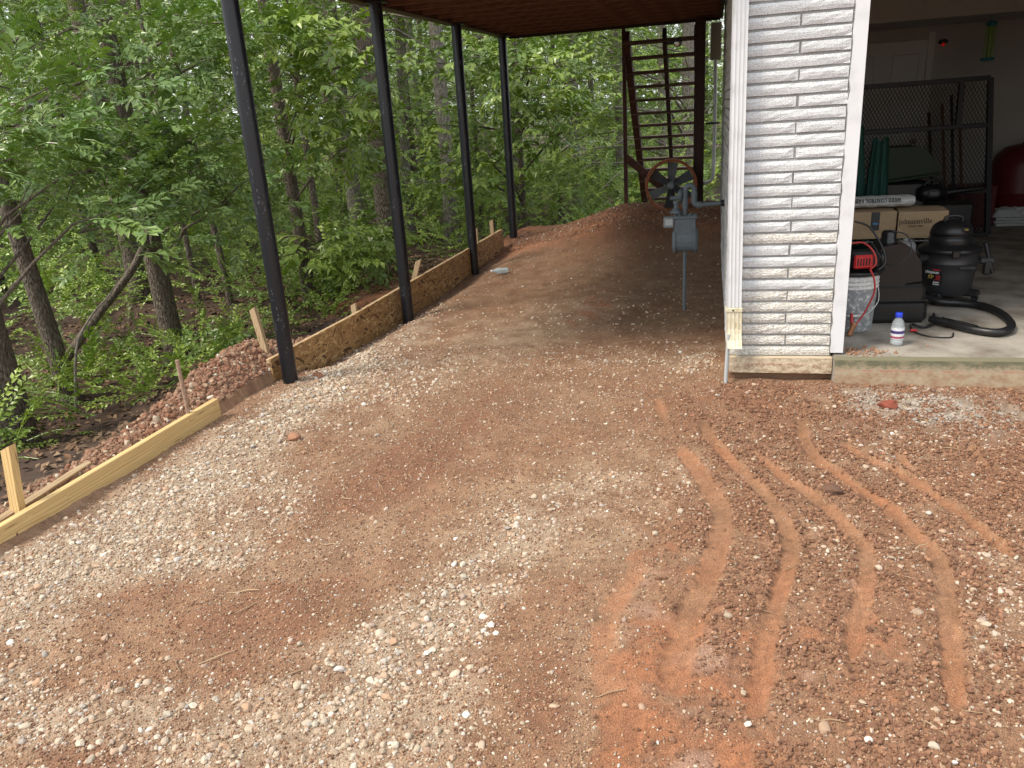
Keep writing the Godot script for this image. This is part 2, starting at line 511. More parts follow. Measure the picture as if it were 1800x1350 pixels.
	arr[Mesh.ARRAY_NORMAL] = N
	arr[Mesh.ARRAY_COLOR] = C
	arr[Mesh.ARRAY_INDEX] = I
	var mesh := ArrayMesh.new()
	mesh.add_surface_from_arrays(Mesh.PRIMITIVE_TRIANGLES, arr)
	struct("ground", mesh, M.soil)

# ---------------------------------------------------------------- loose stones
func rock_mesh(seed_: int, angular: float, lumps: float, rounded := false, split := true) -> ArrayMesh:
	# a chipped stone: icosahedron split once, pushed about, some sides cut flat
	var r := RandomNumberGenerator.new()
	r.seed = seed_
	var t := (1.0 + sqrt(5.0)) / 2.0
	var vs: Array[Vector3] = []
	for p in [[-1, t, 0], [1, t, 0], [-1, -t, 0], [1, -t, 0], [0, -1, t], [0, 1, t], [0, -1, -t], [0, 1, -t], [t, 0, -1], [t, 0, 1], [-t, 0, -1], [-t, 0, 1]]:
		vs.append(Vector3(p[0], p[1], p[2]).normalized())
	var fs := [[0, 11, 5], [0, 5, 1], [0, 1, 7], [0, 7, 10], [0, 10, 11], [1, 5, 9], [5, 11, 4], [11, 10, 2], [10, 7, 6], [7, 1, 8], [3, 9, 4], [3, 4, 2], [3, 2, 6], [3, 6, 8], [3, 8, 9], [4, 9, 5], [2, 4, 11], [6, 2, 10], [8, 6, 7], [9, 8, 1]]
	var mid := {}
	var f2 := []
	if not split: f2 = fs
	for f in (fs if split else []):
		var m := []
		for k in 3:
			var a: int = mini(f[k], f[(k + 1) % 3])
			var b: int = maxi(f[k], f[(k + 1) % 3])
			var key := a * 100 + b
			if not mid.has(key):
				mid[key] = vs.size()
				vs.append(((vs[a] + vs[b]) * 0.5).normalized())
			m.append(mid[key])
		f2.append([f[0], m[0], m[2]]); f2.append([f[1], m[1], m[0]]); f2.append([f[2], m[2], m[1]]); f2.append([m[0], m[1], m[2]])
	var cuts: Array[Vector3] = []
	for k in 6: cuts.append(Vector3(r.randf_range(-1, 1), r.randf_range(-1, 1), r.randf_range(-1, 1)).normalized())
	for k in vs.size():
		var p := vs[k] * (1.0 + r.randf_range(-lumps, lumps))
		for c in cuts:
			var over := p.dot(c) - (1.0 - angular)
			if over > 0: p -= c * over
		vs[k] = p
	var st := SurfaceTool.new()
	st.begin(Mesh.PRIMITIVE_TRIANGLES)
	st.set_smooth_group(1 if rounded else -1)
	for f in f2:
		st.add_vertex(vs[f[0]]); st.add_vertex(vs[f[2]]); st.add_vertex(vs[f[1]])
	return done(st)

func stone_color() -> Color:
	var t := rng.randf()
	var c: Color
	if t < 0.42: c = Color(0.60, 0.53, 0.42)
	elif t < 0.74: c = Color(0.50, 0.40, 0.29)
	elif t < 0.86: c = Color(0.46, 0.31, 0.20)
	elif t < 0.93: c = Color(0.40, 0.37, 0.33)
	else: c = Color(0.70, 0.67, 0.61)
	return c * rng.randf_range(0.62, 0.98)

func scatter_stones() -> void:
	rng.seed = 71
	var kinds: Array[ArrayMesh] = []
	for k in 7: kinds.append(rock_mesh(100 + k, 0.24 + 0.06 * (k % 4), 0.07 if k % 2 else 0.16, false, k % 2 == 1))
	var bufs: Array[PackedFloat32Array] = []
	for k in 7: bufs.append(PackedFloat32Array())
	# pebbles, in proportion to how gravelly the ground is
	for pass_ in 4:
		var count: int = [52000, 52000, 30000, 5200][pass_]
		for s in count:
			var z: float
			var x: float
			if pass_ == 0:
				z = -1.05 - pow(rng.randf(), 1.15) * 4.2
				x = rng.randf_range(-3.0, 1.75)
			elif pass_ == 1:
				z = -1.05 - rng.randf() * 2.2
				x = rng.randf_range(-2.95, 1.3)
			elif pass_ == 3:
				z = rng.randf_range(-4.48, -3.85)
				x = rng.randf_range(0.6, 1.9)
			else:
				z = -4.2 - pow(rng.randf(), 1.4) * 6.0
				x = rng.randf_range(-2.95, 0.1)
			if x < form_edge(z) + 0.03 or (x > 0.1 and z < -4.6): continue
			if -z < 1.05 + 0.5 * absf(x + 0.4) - 0.6: continue
			var g := sample(0, x, z)
			var cl := n_mid.get_noise_2d(x * 1.6 + 5.0, z * 1.6) + 0.5 * n_low.get_noise_2d(x * 3.0, z * 3.0)
			var smooth_ := maxf(sample(2, x, z) * 0.9, sample(1, x, z) * 0.75)
			var tr := sample(4, x, z)
			var den := (g * g * 1.0 + 0.055 + g * 0.16) * (1.0 + cl * 1.5) * (1.0 - smooth_ * (1.0 - 0.5 * g)) * (1.0 - tr * 0.93)
			if rng.randf() > den: continue
			var big := rng.randf()
			var d := lerpf(0.0042, 0.0145, pow(big, 2.7)) * (1.0 + 0.2 * g)
			if rng.randf() < 0.03: d *= 1.5
			if pass_ == 1: d *= 0.55
			if pass_ == 2: d *= 1.1
			if pass_ == 3: d *= 0.8
			var sc := Vector3(rng.randf_range(0.8, 1.35), rng.randf_range(0.5, 0.85), rng.randf_range(0.75, 1.1)) * d
			var b := Basis.from_euler(Vector3(rng.randf_range(-0.4, 0.4), rng.randf() * TAU, rng.randf_range(-0.4, 0.4))) * Basis.from_scale(sc)
			var y := ground_h(x, z) + sc.y * rng.randf_range(-0.25, 0.5) * (0.7 + 0.5 * g)
			var c := stone_color()
			if x > 0.75 and z < -4.0: c = Color(0.34, 0.315, 0.28).lerp(Color(0.48, 0.44, 0.38), rng.randf() * rng.randf()) * rng.randf_range(0.65, 1.1)
			c = c.lerp(Color(0.36, 0.19, 0.11), rng.randf() * (0.62 - 0.3 * g))
			push(bufs[s % 7], b, Vector3(x, y, z), c)
	for k in 7:
		var o := copies("gravel", kinds[k], M.stone, bufs[k])
		tag(o, "loose beige and white gravel strewn over the clay pad", "gravel", "gravel on the pad", "stuff")
	# grit: splinters of stone and soil a few millimetres across
	var gb: Array[PackedFloat32Array] = [PackedFloat32Array(), PackedFloat32Array()]
	for s in 190000:
		var z := -1.1 - pow(rng.randf(), 1.5) * 4.4
		var x := rng.randf_range(-2.9, 1.6)
		if x < form_edge(z) + 0.02 or (x > 0.1 and z < -4.65): continue
		if -z < 1.05 + 0.5 * absf(x + 0.4) - 0.6: continue
		var tr := sample(4, x, z)
		var den := 0.85 * (1.0 - 0.65 * crust(x, z)) * (1.0 - 0.97 * smoothstep(0.35, 0.7, tr))
		den *= 1.0 + 0.8 * n_mid.get_noise_2d(x * 2.0, z * 2.0)
		if rng.randf() > den: continue
		var d := lerpf(0.0016, 0.0058, pow(rng.randf(), 2.2))
		var b := rand_basis() * Basis.from_scale(Vector3(rng.randf_range(0.8, 1.5), 0.8, 1.0) * d)
		var c := Color(0.29, 0.15, 0.085)
		var t := rng.randf()
		if t < 0.14: c = stone_color()
		elif t < 0.5: c = Color(0.35, 0.22, 0.135)
		elif t < 0.92: c = Color(0.185, 0.09, 0.052)
		push(gb[s % 2], b, Vector3(x, ground_h(x, z) + d * 0.3, z), c * rng.randf_range(0.8, 1.2))
	for k in 2:
		var o := copies("grit", kinds[k * 3], M.stone, gb[k])
		tag(o, "fine grit and crumbs of soil over the whole pad", "grit", "grit on the pad", "stuff")
	# crumbs of clay turned up between the wheel tracks, on the bank outside the forms and on the mound
	var ck: Array[ArrayMesh] = [rock_mesh(300, 0.2, 0.3, false, false), rock_mesh(301, 0.3, 0.17), rock_mesh(302, 0.25, 0.34, false, false)]
	var cb: Array[PackedFloat32Array] = [PackedFloat32Array(), PackedFloat32Array(), PackedFloat32Array()]
	var pb: Array[PackedFloat32Array] = [PackedFloat32Array(), PackedFloat32Array(), PackedFloat32Array()]
	for s in 190000:
		var z := -1.2 - rng.randf() * 3.45
		var x := rng.randf_range(-0.5, 1.75)
		var rz := rough_zone(x, z)
		var den := rz * (1.0 - 0.93 * crust(x, z)) * (1.0 - smoothstep(0.4, 0.7, sample(4, x, z))) * (1.0 + 0.8 * smoothstep(0.03, 0.3, sample(4, x, z))) * (0.62 + 1.7 * n_mid.get_noise_2d(x * 0.9, z * 0.9 + 9.0))
		if rng.randf() > den: continue
		var d := lerpf(0.0021, 0.0105, pow(rng.randf(), 5.0))
		var b := rand_basis() * Basis.from_scale(Vector3(1.15, 0.75, 1.0) * d)
		var c := Color(0.165, 0.080, 0.047).lerp(Color(0.33, 0.175, 0.102), pow(rng.randf(), 1.3)) * rng.randf_range(0.7, 1.15)
		push(cb[s % 3], b, Vector3(x, ground_h(x, z) + d * 0.35, z), c)
	for s in 150000:
		var z := -2.3 - rng.randf() * 7.0
		var dl := absf(rng.randfn(0.28, 0.24)) + 0.02
		if s % 4 == 0:
			z = -9.4 - rng.randf() * 1.3
			dl = -rng.randf() * 2.6
		elif s % 4 == 1: z = rng.randfn(-4.7, 0.75)
		var x := form_edge(z) - dl
		if dl > 0.85 or z > -2.0 or x > 0.08: continue
		var d := lerpf(0.0045, 0.040, pow(rng.randf(), 14.0)) * (0.62 if s % 4 == 1 else (0.4 if s % 4 == 0 else 0.45))
		var b := rand_basis() * Basis.from_scale(Vector3(1.15, 0.8, 1.0) * d)
		var c := Color(0.235, 0.105, 0.060).lerp(Color(0.38, 0.25, 0.165), rng.randf() * rng.randf_range(0.4, 1.0)) * rng.randf_range(0.65, 1.05)
		if rng.randf() < 0.07: c = stone_color()
		push(pb[s % 3], b, Vector3(x, ground_h(x, z) + d * 0.3, z), c)
	for s in 260:   # soil kicked up on the slab beside the jamb
		var x := 0.79 + absf(rng.randfn(0, 0.13))
		var z := -4.72 + rng.randfn(0, 0.05)
		if z > -4.635 or x > 1.6: continue
		var d := lerpf(0.002, 0.011, pow(rng.randf(), 3.0))
		push(pb[s % 3], rand_basis() * Basis.from_scale(Vector3(1.2, 0.8, 1.0) * d), Vector3(x, 0.0 + d * 0.5, z), Color(0.29, 0.165, 0.105) * rng.randf_range(0.7, 1.2))
	for k in 3:
		tag(copies("clay_crumbs", ck[k], M.clod, cb[k]), "crumbled red clay between the curved wheel tracks", "clay crumbs", "clay crumbs in the ruts", "stuff")
		tag(copies("clay_rubble", ck[k], M.clod, pb[k]), "lumpy red clay rubble banked outside the wooden forms", "clay rubble", "clay rubble on the banks", "stuff")
	# twigs and straws
	var tw := PackedFloat32Array()
	var twig_mesh := tube_mesh([Vector3(-0.5, 0, 0), Vector3(-0.1, 0.03, 0.04), Vector3(0.2, 0.0, -0.02), Vector3(0.5, 0.02, 0.05)], [0.02, 0.025, 0.02, 0.01], 5)
	for s in 170:
		var z := -1.2 - pow(rng.randf(), 1.3) * 6.0
		var x := rng.randf_range(-3.4, 1.5)
		if x > 0.05 and z < -4.5: continue
		var b := Basis(Vector3.UP, rng.randf() * TAU) * Basis(Vector3.BACK, rng.randf_range(-0.12, 0.12)) * Basis.from_scale(Vector3(rng.randf_range(0.03, 0.13), 0.09, 0.09))
		push(tw, b, Vector3(x, ground_h(x, z) + 0.005, z), Color(0.20, 0.12, 0.07).lerp(Color(0.45, 0.33, 0.2), rng.randf()))
	tag(copies("twigs", twig_mesh, M.stone, tw), "thin twigs and straws scattered over the soil", "twigs", "", "stuff")
	# a few single lumps
	var singles := [[0.536, -3.273, 0.035, "dark brown clod of earth among the wheel tracks", Color(0.13, 0.07, 0.045)],
		[-2.249, -3.639, 0.035, "red brown clod lying on the gravel near the form board", Color(0.30, 0.15, 0.09)],
		[-2.645, -4.716, 0.03, "small red clod beside the foot of the nearest black post", Color(0.30, 0.14, 0.08)],
		[0.959, -4.299, 0.036, "dark red clay lump in the grey gravel before the slab", Color(0.22, 0.06, 0.035)]]
	for s in singles:
		var o := put("clod", rock_mesh(int(s[0] * 100) + 900, 0.15, 0.24), flat_mat(s[4]), self, Transform3D(Basis.from_scale(Vector3(1.3, 0.75, 0.95) * s[2]), Vector3(s[0], ground_h(s[0], s[1]) + s[2] * 0.4, s[1])))
		tag(o, s[3], "clod")

func flat_mat(c: Color) -> StandardMaterial3D:
	var m: StandardMaterial3D = M.clod.duplicate()
	m.vertex_color_use_as_albedo = false
	m.albedo_color = c.linear_to_srgb()
	return m

# ---------------------------------------------------------------- materials
func make_materials() -> void:
	var g := func(v: float) -> Color: return Color(v, v, v)
	var grain := noise_tex(noise(1, 0.07, 5), 512, [[0.0, g.call(0.48)], [0.36, g.call(0.74)], [0.55, g.call(0.96)], [1.0, g.call(1.0)]])
	var grain_n := normal_tex(noise(2, 0.09, 4), 512, 6.0)
	M.soil = tri(mat(Color.WHITE, 0.95), grain, Vector3(2.9, 2.9, 2.9), grain_n, 1.5, true)
	M.soil.vertex_color_use_as_albedo = true
	M.stone = mat(Color.WHITE, 0.85)
	M.stone.vertex_color_use_as_albedo = true
	M.clod = mat(Color.WHITE, 0.98)
	M.clod.vertex_color_use_as_albedo = true
	# painted split-face brick
	var bt := noise_tex(noise(5, 0.03, 4), 512, [[0.0, Color(0.40, 0.41, 0.42)], [0.34, Color(0.60, 0.61, 0.62)], [0.48, Color(0.72, 0.73, 0.74)], [1.0, Color(0.77, 0.78, 0.79)]])
	M.brick = tri(mat(Color.WHITE, 0.75), bt, Vector3(5.0, 7.0, 5.0), normal_tex(noise(6, 0.045, 4), 512, 16.0), 1.0, true)
	var bd := noise_tex(noise(7, 0.025, 5), 512, [[0.0, Color(0.36, 0.31, 0.25)], [0.32, Color(0.58, 0.53, 0.45)], [0.46, Color(0.68, 0.66, 0.62)], [1.0, Color(0.76, 0.75, 0.73)]])
	M.brick_dirty = tri(mat(Color.WHITE, 0.8), bd, Vector3(3.2, 5.0, 3.2), normal_tex(noise(6, 0.035, 4), 512, 16.0), 1.15, true)
	M.mortar = tri(mat(lin(0.38, 0.38, 0.375), 0.9), grain, Vector3(3, 3, 3), grain_n, 0.6, true)
	M.paint = tri(mat(lin(0.68, 0.69, 0.71), 0.5), noise_tex(noise(8, 0.012, 4), 256, [[0, g.call(0.86)], [0.6, g.call(1.0)], [1, g.call(1.0)]]), Vector3(2, 2, 2))
	M.aluminium = tri(mat(lin(0.63, 0.645, 0.665), 0.4), noise_tex(noise(9, 0.02, 4), 256, [[0, Color(0.72, 0.70, 0.64)], [0.4, g.call(0.95)], [1, g.call(1.0)]]), Vector3(4, 0.8, 4))
	M.aluminium_old = tri(mat(lin(0.66, 0.63, 0.52), 0.5), noise_tex(noise(10, 0.02, 5), 256, [[0, Color(0.55, 0.45, 0.28)], [0.45, Color(0.92, 0.88, 0.76)], [1, g.call(1.0)]]), Vector3(9, 3, 9))
	var con := noise_tex(noise(11, 0.008, 6), 512, [[0, Color(0.12, 0.10, 0.08)], [0.35, Color(0.23, 0.20, 0.165)], [0.6, Color(0.31, 0.28, 0.24)], [1, Color(0.39, 0.35, 0.30)]])
	M.concrete = tri(mat(Color.WHITE, 0.75), con, Vector3(0.7, 0.7, 0.7), grain_n, 0.25, true)
	M.drywall = tri(mat(lin(0.50, 0.48, 0.44), 0.9), noise_tex(noise(12, 0.006, 4), 256, [[0, g.call(0.85)], [1, g.call(1.0)]]), Vector3(0.6, 0.6, 0.6), null, 1.0, true)
	M.black_steel = tri(mat(lin(0.22, 0.24, 0.28), 0.36), noise_tex(noise(13, 0.02, 5), 512, [[0, Color(0.8, 0.8, 0.85)], [0.62, Color(1, 1, 1)], [0.70, Color(2.2, 2.1, 2.0)], [1, Color(5, 5, 4.8)]]), Vector3(3.2, 1.3, 3.2))
	M.black_steel.albedo_texture = scuff_tex()
	var old := noise_tex(noise(14, 0.02, 5), 512, [[0, Color(0.075, 0.030, 0.018)], [0.5, Color(0.16, 0.066, 0.038)], [1, Color(0.25, 0.125, 0.075)]], 1.0, 1.0)
	M.deck_wood = tri(mat(Color.WHITE, 0.85), old, Vector3(0.5, 5.0, 5.0), grain_n, 0.3)
	var dark := noise_tex(noise(15, 0.02, 5), 512, [[0, Color(0.020, 0.012, 0.010)], [0.5, Color(0.045, 0.024, 0.018)], [1, Color(0.09, 0.05, 0.036)]])
	M.dark_wood = tri(mat(Color.WHITE, 0.85), dark, Vector3(4.0, 4.0, 0.6), grain_n, 0.3)
	M.pine = tri(mat(Color.WHITE, 0.75), wood_tex(21, Color(0.62, 0.44, 0.20), Color(0.40, 0.24, 0.085)), Vector3(0.75, 5.5, 5.5), null, 1.0)
	M.pine_grey = tri(mat(Color.WHITE, 0.85), wood_tex(22, Color(0.50, 0.37, 0.22), Color(0.31, 0.20, 0.11)), Vector3(0.9, 6.0, 6.0))
	M.osb = tri(mat(Color.WHITE, 0.72), osb_tex(), Vector3(0.85, 0.85, 0.85))
	M.rust = tri(mat(Color.WHITE, 0.9), noise_tex(noise(24, 0.03, 5), 256, [[0, Color(0.14, 0.045, 0.024)], [0.5, Color(0.32, 0.11, 0.05)], [1, Color(0.46, 0.19, 0.09)]]), Vector3(5, 5, 5), grain_n, 0.5)
	M.meter_grey = tri(mat(lin(0.12, 0.148, 0.165), 0.5), noise_tex(noise(25, 0.02, 4), 256, [[0, g.call(0.72)], [0.5, g.call(1.0)], [1, g.call(1.1)]]), Vector3(3, 3, 3))
	M.mud = tri(mat(lin(0.24, 0.135, 0.08), 0.95), grain, Vector3(3, 3, 3), grain_n, 0.8, true)
	M.pvc = mat(lin(0.42, 0.44, 0.45), 0.45)
	M.pvc_white = mat(lin(0.82, 0.85, 0.88), 0.4)
	M.glass_clear = mat(Color(0.93, 0.96, 0.97, 0.22), 0.12)
	M.glass_clear.transparency = BaseMaterial3D.TRANSPARENCY_ALPHA
	# trees
	M.bark = tri(mat(Color.WHITE, 0.95), noise_tex(noise(31, 0.03, 5), 512, [[0, Color(0.035, 0.026, 0.02)], [0.45, Color(0.11, 0.085, 0.065)], [0.7, Color(0.19, 0.155, 0.12)], [1, Color(0.30, 0.26, 0.21)]], 1.0, 1.0), Vector3(3.2, 0.55, 3.2), normal_tex(noise(32, 0.04, 4), 512, 14.0), 1.4, true)
	M.bark_pale = tri(mat(Color.WHITE, 0.95), noise_tex(noise(33, 0.02, 5), 512, [[0, Color(0.08, 0.07, 0.055)], [0.5, Color(0.20, 0.175, 0.145)], [1, Color(0.42, 0.39, 0.34)]]), Vector3(2.6, 0.8, 2.6), normal_tex(noise(34, 0.03, 4), 512, 9.0), 1.0, true)
	M.leaf = mat(Color.WHITE, 0.34)
	M.leaf.vertex_color_use_as_albedo = true
	M.leaf.cull_mode = BaseMaterial3D.CULL_DISABLED
	M.leaf.backlight_enabled = true
	M.leaf.backlight = Color(0.50, 0.58, 0.16)
	M.litter = mat(Color.WHITE, 0.9)
	M.litter.vertex_color_use_as_albedo = true
	M.litter.cull_mode = BaseMaterial3D.CULL_DISABLED

func scuff_tex() -> ImageTexture:
	# black paint with chalky scrapes
	var r := RandomNumberGenerator.new()
	r.seed = 5
	var im := Image.create(512, 512, false, Image.FORMAT_RGB8)
	im.fill(Color(0.17, 0.18, 0.215))
	for k in 9000:
		var v := r.randf_range(0.15, 0.23)
		im.fill_rect(Rect2i(r.randi() % 508, r.randi() % 508, 1 + r.randi() % 3, 1 + r.randi() % 4), Color(v, v, v * 1.03))
	for k in 26:
		var cx := r.randi() % 500
		var cy := r.randi() % 500
		for j in r.randi() % 12:
			var v := r.randf_range(0.3, 0.85)
			im.fill_rect(Rect2i(clampi(cx + int(r.randfn(0, 9)), 0, 500), clampi(cy + int(r.randfn(0, 26)), 0, 490), 3 + r.randi() % 7, 3 + r.randi() % 9), Color(v, v, v))
	return ImageTexture.create_from_image(im)

func wood_tex(seed_: int, pale: Color, late: Color) -> ImageTexture:
	# long grain: late-wood lines that wander round a few knots
	var n := noise(seed_, 0.006, 3)
	var n2 := noise(seed_ + 50, 0.05, 3)
	var w := 512
	var h := 256
	var im := Image.create(w, h, false, Image.FORMAT_RGB8)
	var knots := [Vector2(120, 70), Vector2(390, 190), Vector2(300, 40)]
	for y in h:
		for x in w:
			var v := y * 0.16 + 5.0 * n.get_noise_2d(x * 0.35, y * 1.2)
			var kn := 0.0
			for k in knots:
				var d := Vector2((x - k.x) * 0.35, y - k.y).length()
				v += 16.0 * exp(-d * d / 150.0)
				kn = maxf(kn, exp(-d * d / 18.0))
			var t := pow(0.5 + 0.5 * sin(v * 2.0), 2.5)
			t = clampf(t * 0.85 + 0.25 * n2.get_noise_2d(x * 0.2, y * 2.0), 0, 1)
			var c := pale.lerp(late, t).lerp(late * 0.4, kn)
			im.set_pixel(x, y, c.linear_to_srgb())
	return ImageTexture.create_from_image(im)

func osb_tex() -> ImageTexture:
	# pressed strands of wood, glued crosswise, with a few damp stains
	var r := RandomNumberGenerator.new()
	r.seed = 77
	var n := 768
	var im := Image.create(n, n, false, Image.FORMAT_RGB8)
	im.fill(lin(0.26, 0.14, 0.055))
	for k in 3000:
		var a := r.randfn(0.0, 0.7)
		var L := r.randf_range(24, 80)
		var w := r.randf_range(4, 13)
		var c0 := Vector2(r.randf() * n, r.randf() * n)
		var e := Vector2(cos(a), sin(a))
		var f := Vector2(-e.y, e.x)
		var t := r.randf()
		var c := Color(0.22, 0.115, 0.042).lerp(Color(0.44, 0.27, 0.11), t)
		if r.randf() < 0.12: c = Color(0.52, 0.36, 0.17)
		if r.randf() < 0.10: c = Color(0.09, 0.045, 0.02)
		var s := lin(c.r, c.g, c.b)
		var u := -L * 0.5
		while u < L * 0.5:
			var v := -w * 0.5
			while v < w * 0.5:
				var p := c0 + e * u + f * v
				im.set_pixel(posmod(int(p.x), n), posmod(int(p.y), n), s)
				v += 0.8
			u += 0.8
	return ImageTexture.create_from_image(im)

# ---------------------------------------------------------------- house
func brick_shape(L: float, seed_: int) -> ArrayMesh:
	# a split-face unit: flat bed and ends, hewn front (towards +z), L long, 0.056 high, 0.1 deep; origin at the front's middle
	var r := RandomNumberGenerator.new()
	r.seed = seed_
	var H := 0.0525
	var nx := maxi(int(L / 0.045), 4)
	var ny := 3
	var st := st_new()
	var P := []
	for j in ny + 1:
		var row: Array[Vector3] = []
		for i in nx + 1:
			var edge := i == 0 or i == nx or j == 0 or j == ny
			var z := r.randf_range(-0.006, 0.0) if edge else r.randf_range(0.0, 0.0045)
			var x := -L / 2 + L * i / nx + (0.0 if i == 0 or i == nx else r.randf_range(-0.01, 0.01))
			var y := -H / 2 + H * j / ny + (0.0 if j == 0 or j == ny else r.randf_range(-0.004, 0.004))
			if j == 0 or j == ny: y += r.randf_range(-0.0012, 0.0012)
			row.append(Vector3(x, y, z))
		P.append(row)
	for j in ny:
		for i in nx: quad(st, P[j][i], P[j + 1][i], P[j + 1][i + 1], P[j][i + 1])
	var B := Vector3(0, 0, -0.1)
	for i in nx:
		quad(st, P[ny][i], P[ny][i] * Vector3(1, 1, 0) + B, P[ny][i + 1] * Vector3(1, 1, 0) + B, P[ny][i + 1])
		quad(st, P[0][i + 1], P[0][i + 1] * Vector3(1, 1, 0) + B, P[0][i] * Vector3(1, 1, 0) + B, P[0][i])
	for j in ny:
		quad(st, P[j][0], P[j][0] * Vector3(1, 1, 0) + B, P[j + 1][0] * Vector3(1, 1, 0) + B, P[j + 1][0])
		quad(st, P[j + 1][nx], P[j + 1][nx] * Vector3(1, 1, 0) + B, P[j][nx] * Vector3(1, 1, 0) + B, P[j][nx])
	return done(st)

const FZ := -4.69   # front face of the wall
const SX := 0.12    # outer face of the side wall

func build_house() -> void:
	var house := thing("brick_house", Vector3.ZERO, 0, "house with white painted split-face brick corner and an open garage", "house")
	# wall cores, behind the bricks
	var st := st_new()
	bx(st, Vector3(0.42, 1.27, -4.85), Vector3(0.575, 2.75, 0.296))          # pier beside the opening
	bx(st, Vector3(0.217, 1.05, -7.75), Vector3(0.17, 3.0, 5.5))           # side wall
	put("wall", done(st), M.mortar, house)
	put("foundation", box_mesh(Vector3(0.15, 0.5, 5.72), 0.004, Vector3(0.222, -0.33, -7.6)), M.concrete, house)
	put("footing", box_mesh(Vector3(0.62, 0.5, 0.3), 0.01, Vector3(0.435, -0.3625, -4.85)), M.mud, house)
	st = st_new()
	bx(st, Vector3(3.78, 1.05, -4.85), Vector3(1.45, 3.0, 0.3))
	bx(st, Vector3(1.9, 2.32, -4.85), Vector3(2.36, 0.54, 0.28))
	put("unseen_front_wall", done(st), M.brick, house)  # unseen pier and header, opening kept narrow and low to dim the garage
	put("unseen_upper_wall", box_mesh(Vector3(4.9, 2.6, 6.9), 0.01, Vector3(2.58, 3.95, -8.1)), M.mortar, house)  # unseen upper storey, added with its roof to block sky light
	st = st_new()
	prism(st, [Vector2(-0.4, 5.25), Vector2(5.6, 5.25), Vector2(2.6, 7.0)], 7.8, Transform3D(Basis.IDENTITY, Vector3(0, 0, -4.2)))
	put("unseen_roof", done(st), M.dark_wood, house)
	st = st_new()
	bx(st, Vector3(0.33, 1.05, -7.7), Vector3(0.04, 2.6, 5.3))
	bx(st, Vector3(2.4, 1.05, -10.2), Vector3(4.3, 2.6, 0.2))
	bx(st, Vector3(4.45, 1.05, -7.6), Vector3(0.1, 2.6, 5.2))
	put("interior_wall", done(st), M.drywall, house)
	put("ceiling", box_mesh(Vector3(4.3, 0.1, 5.3), 0.0, Vector3(2.4, 2.35, -7.5)), M.drywall, house)
	put("soffit", box_mesh(Vector3(4.05, 0.24, 1.1), 0.005, Vector3(2.38, 2.178, -9.54)), M.drywall, house)
	# bricks: 35 courses
	var full: Array[ArrayMesh] = []
	var left: Array[ArrayMesh] = []
	var right: Array[ArrayMesh] = []
	var side: Array[ArrayMesh] = []
	for k in 5:
		full.append(brick_shape(0.578, 40 + k)); left.append(brick_shape(0.324, 50 + k)); right.append(brick_shape(0.244, 60 + k)); side.append(brick_shape(0.60, 70 + k))
	rng.seed = 3
	for k in 36:
		var y := 0.015 + 0.0667 * k
		var j := func() -> float: return rng.randf_range(-0.003, 0.003)
		var bm: Material = M.brick_dirty if k < 6 or k == 7 or k == 10 else M.brick
		if k % 2 == 0: put("brick", full[rng.randi() % 5], bm, house, Transform3D(Basis.IDENTITY, Vector3(SX + 0.289 + j.call(), y, FZ + j.call())))
		else:
			put("brick", left[rng.randi() % 5], bm, house, Transform3D(Basis.IDENTITY, Vector3(SX + 0.162 + j.call(), y, FZ + j.call())))
			put("brick", right[rng.randi() % 5], bm, house, Transform3D(Basis.IDENTITY, Vector3(SX + 0.456 + j.call(), y, FZ + j.call())))
		var z := -4.805 - (0.0 if k % 2 == 0 else 0.3)
		if k % 2 == 1: put("brick", right[rng.randi() % 5], M.brick, house, Transform3D(Basis(Vector3.UP, -PI / 2) * Basis.from_scale(Vector3(1.16, 1, 1)), Vector3(SX, y, -4.947)))
		for q in 5:
			put("brick", side[rng.randi() % 5], M.brick, house, Transform3D(Basis(Vector3.UP, -PI / 2), Vector3(SX + j.call(), y, z - 0.3 - q * 0.612)))
	# jamb and the ledge under the bricks
	var jamb := put("jamb", jamb_mesh(), M.paint, house)
	jamb.set_meta("label", "white painted board trimming the garage opening, chipped along its edge")
	put("ledge", ledge_mesh(), ledge_mat(), house)
	# six-panel door in the back wall
	var door := put("door", box_mesh(Vector3(0.86, 1.93, 0.04), 0.004, Vector3(1.85, 0.965, -10.08)), M.door_paint, house)
	for a in [[1.62, 1.62, 0.34], [2.07, 1.62, 0.34], [1.62, 1.02, 0.62], [2.07, 1.02, 0.62], [1.62, 0.36, 0.52], [2.07, 0.36, 0.52]]:
		put("panel", box_mesh(Vector3(0.27, a[2], 0.022), 0.009, Vector3(a[0], a[1], -10.058)), M.door_paint, door)
	var kn := st_new()
	lathe(kn, [[0.0, 0.0], [0.012, 0.0], [0.012, 0.03], [0.028, 0.045], [0.03, 0.06], [0.02, 0.07], [0, 0.072]], 14)
	put("knob", done(kn), M.chrome, door, Transform3D(Basis(Vector3.RIGHT, PI / 2), Vector3(2.22, 0.87, -10.06)))
	put("door_frame", box_mesh(Vector3(0.07, 2.0, 0.03), 0.004, Vector3(2.32, 1.0, -10.085)), M.door_paint, house)
	# garage floor
	var fl := box_mesh(Vector3(4.0, 0.6, 5.5), 0.012, Vector3(2.72, -0.3, -7.38))
	struct("garage_floor", fl, M.concrete)
	var edge := put("slab_edge", slab_edge_mesh(), edge_mat())
	edge.set_meta("kind", "structure")
	edge.set_meta("label", "mossy muddy front edge of the concrete garage slab")

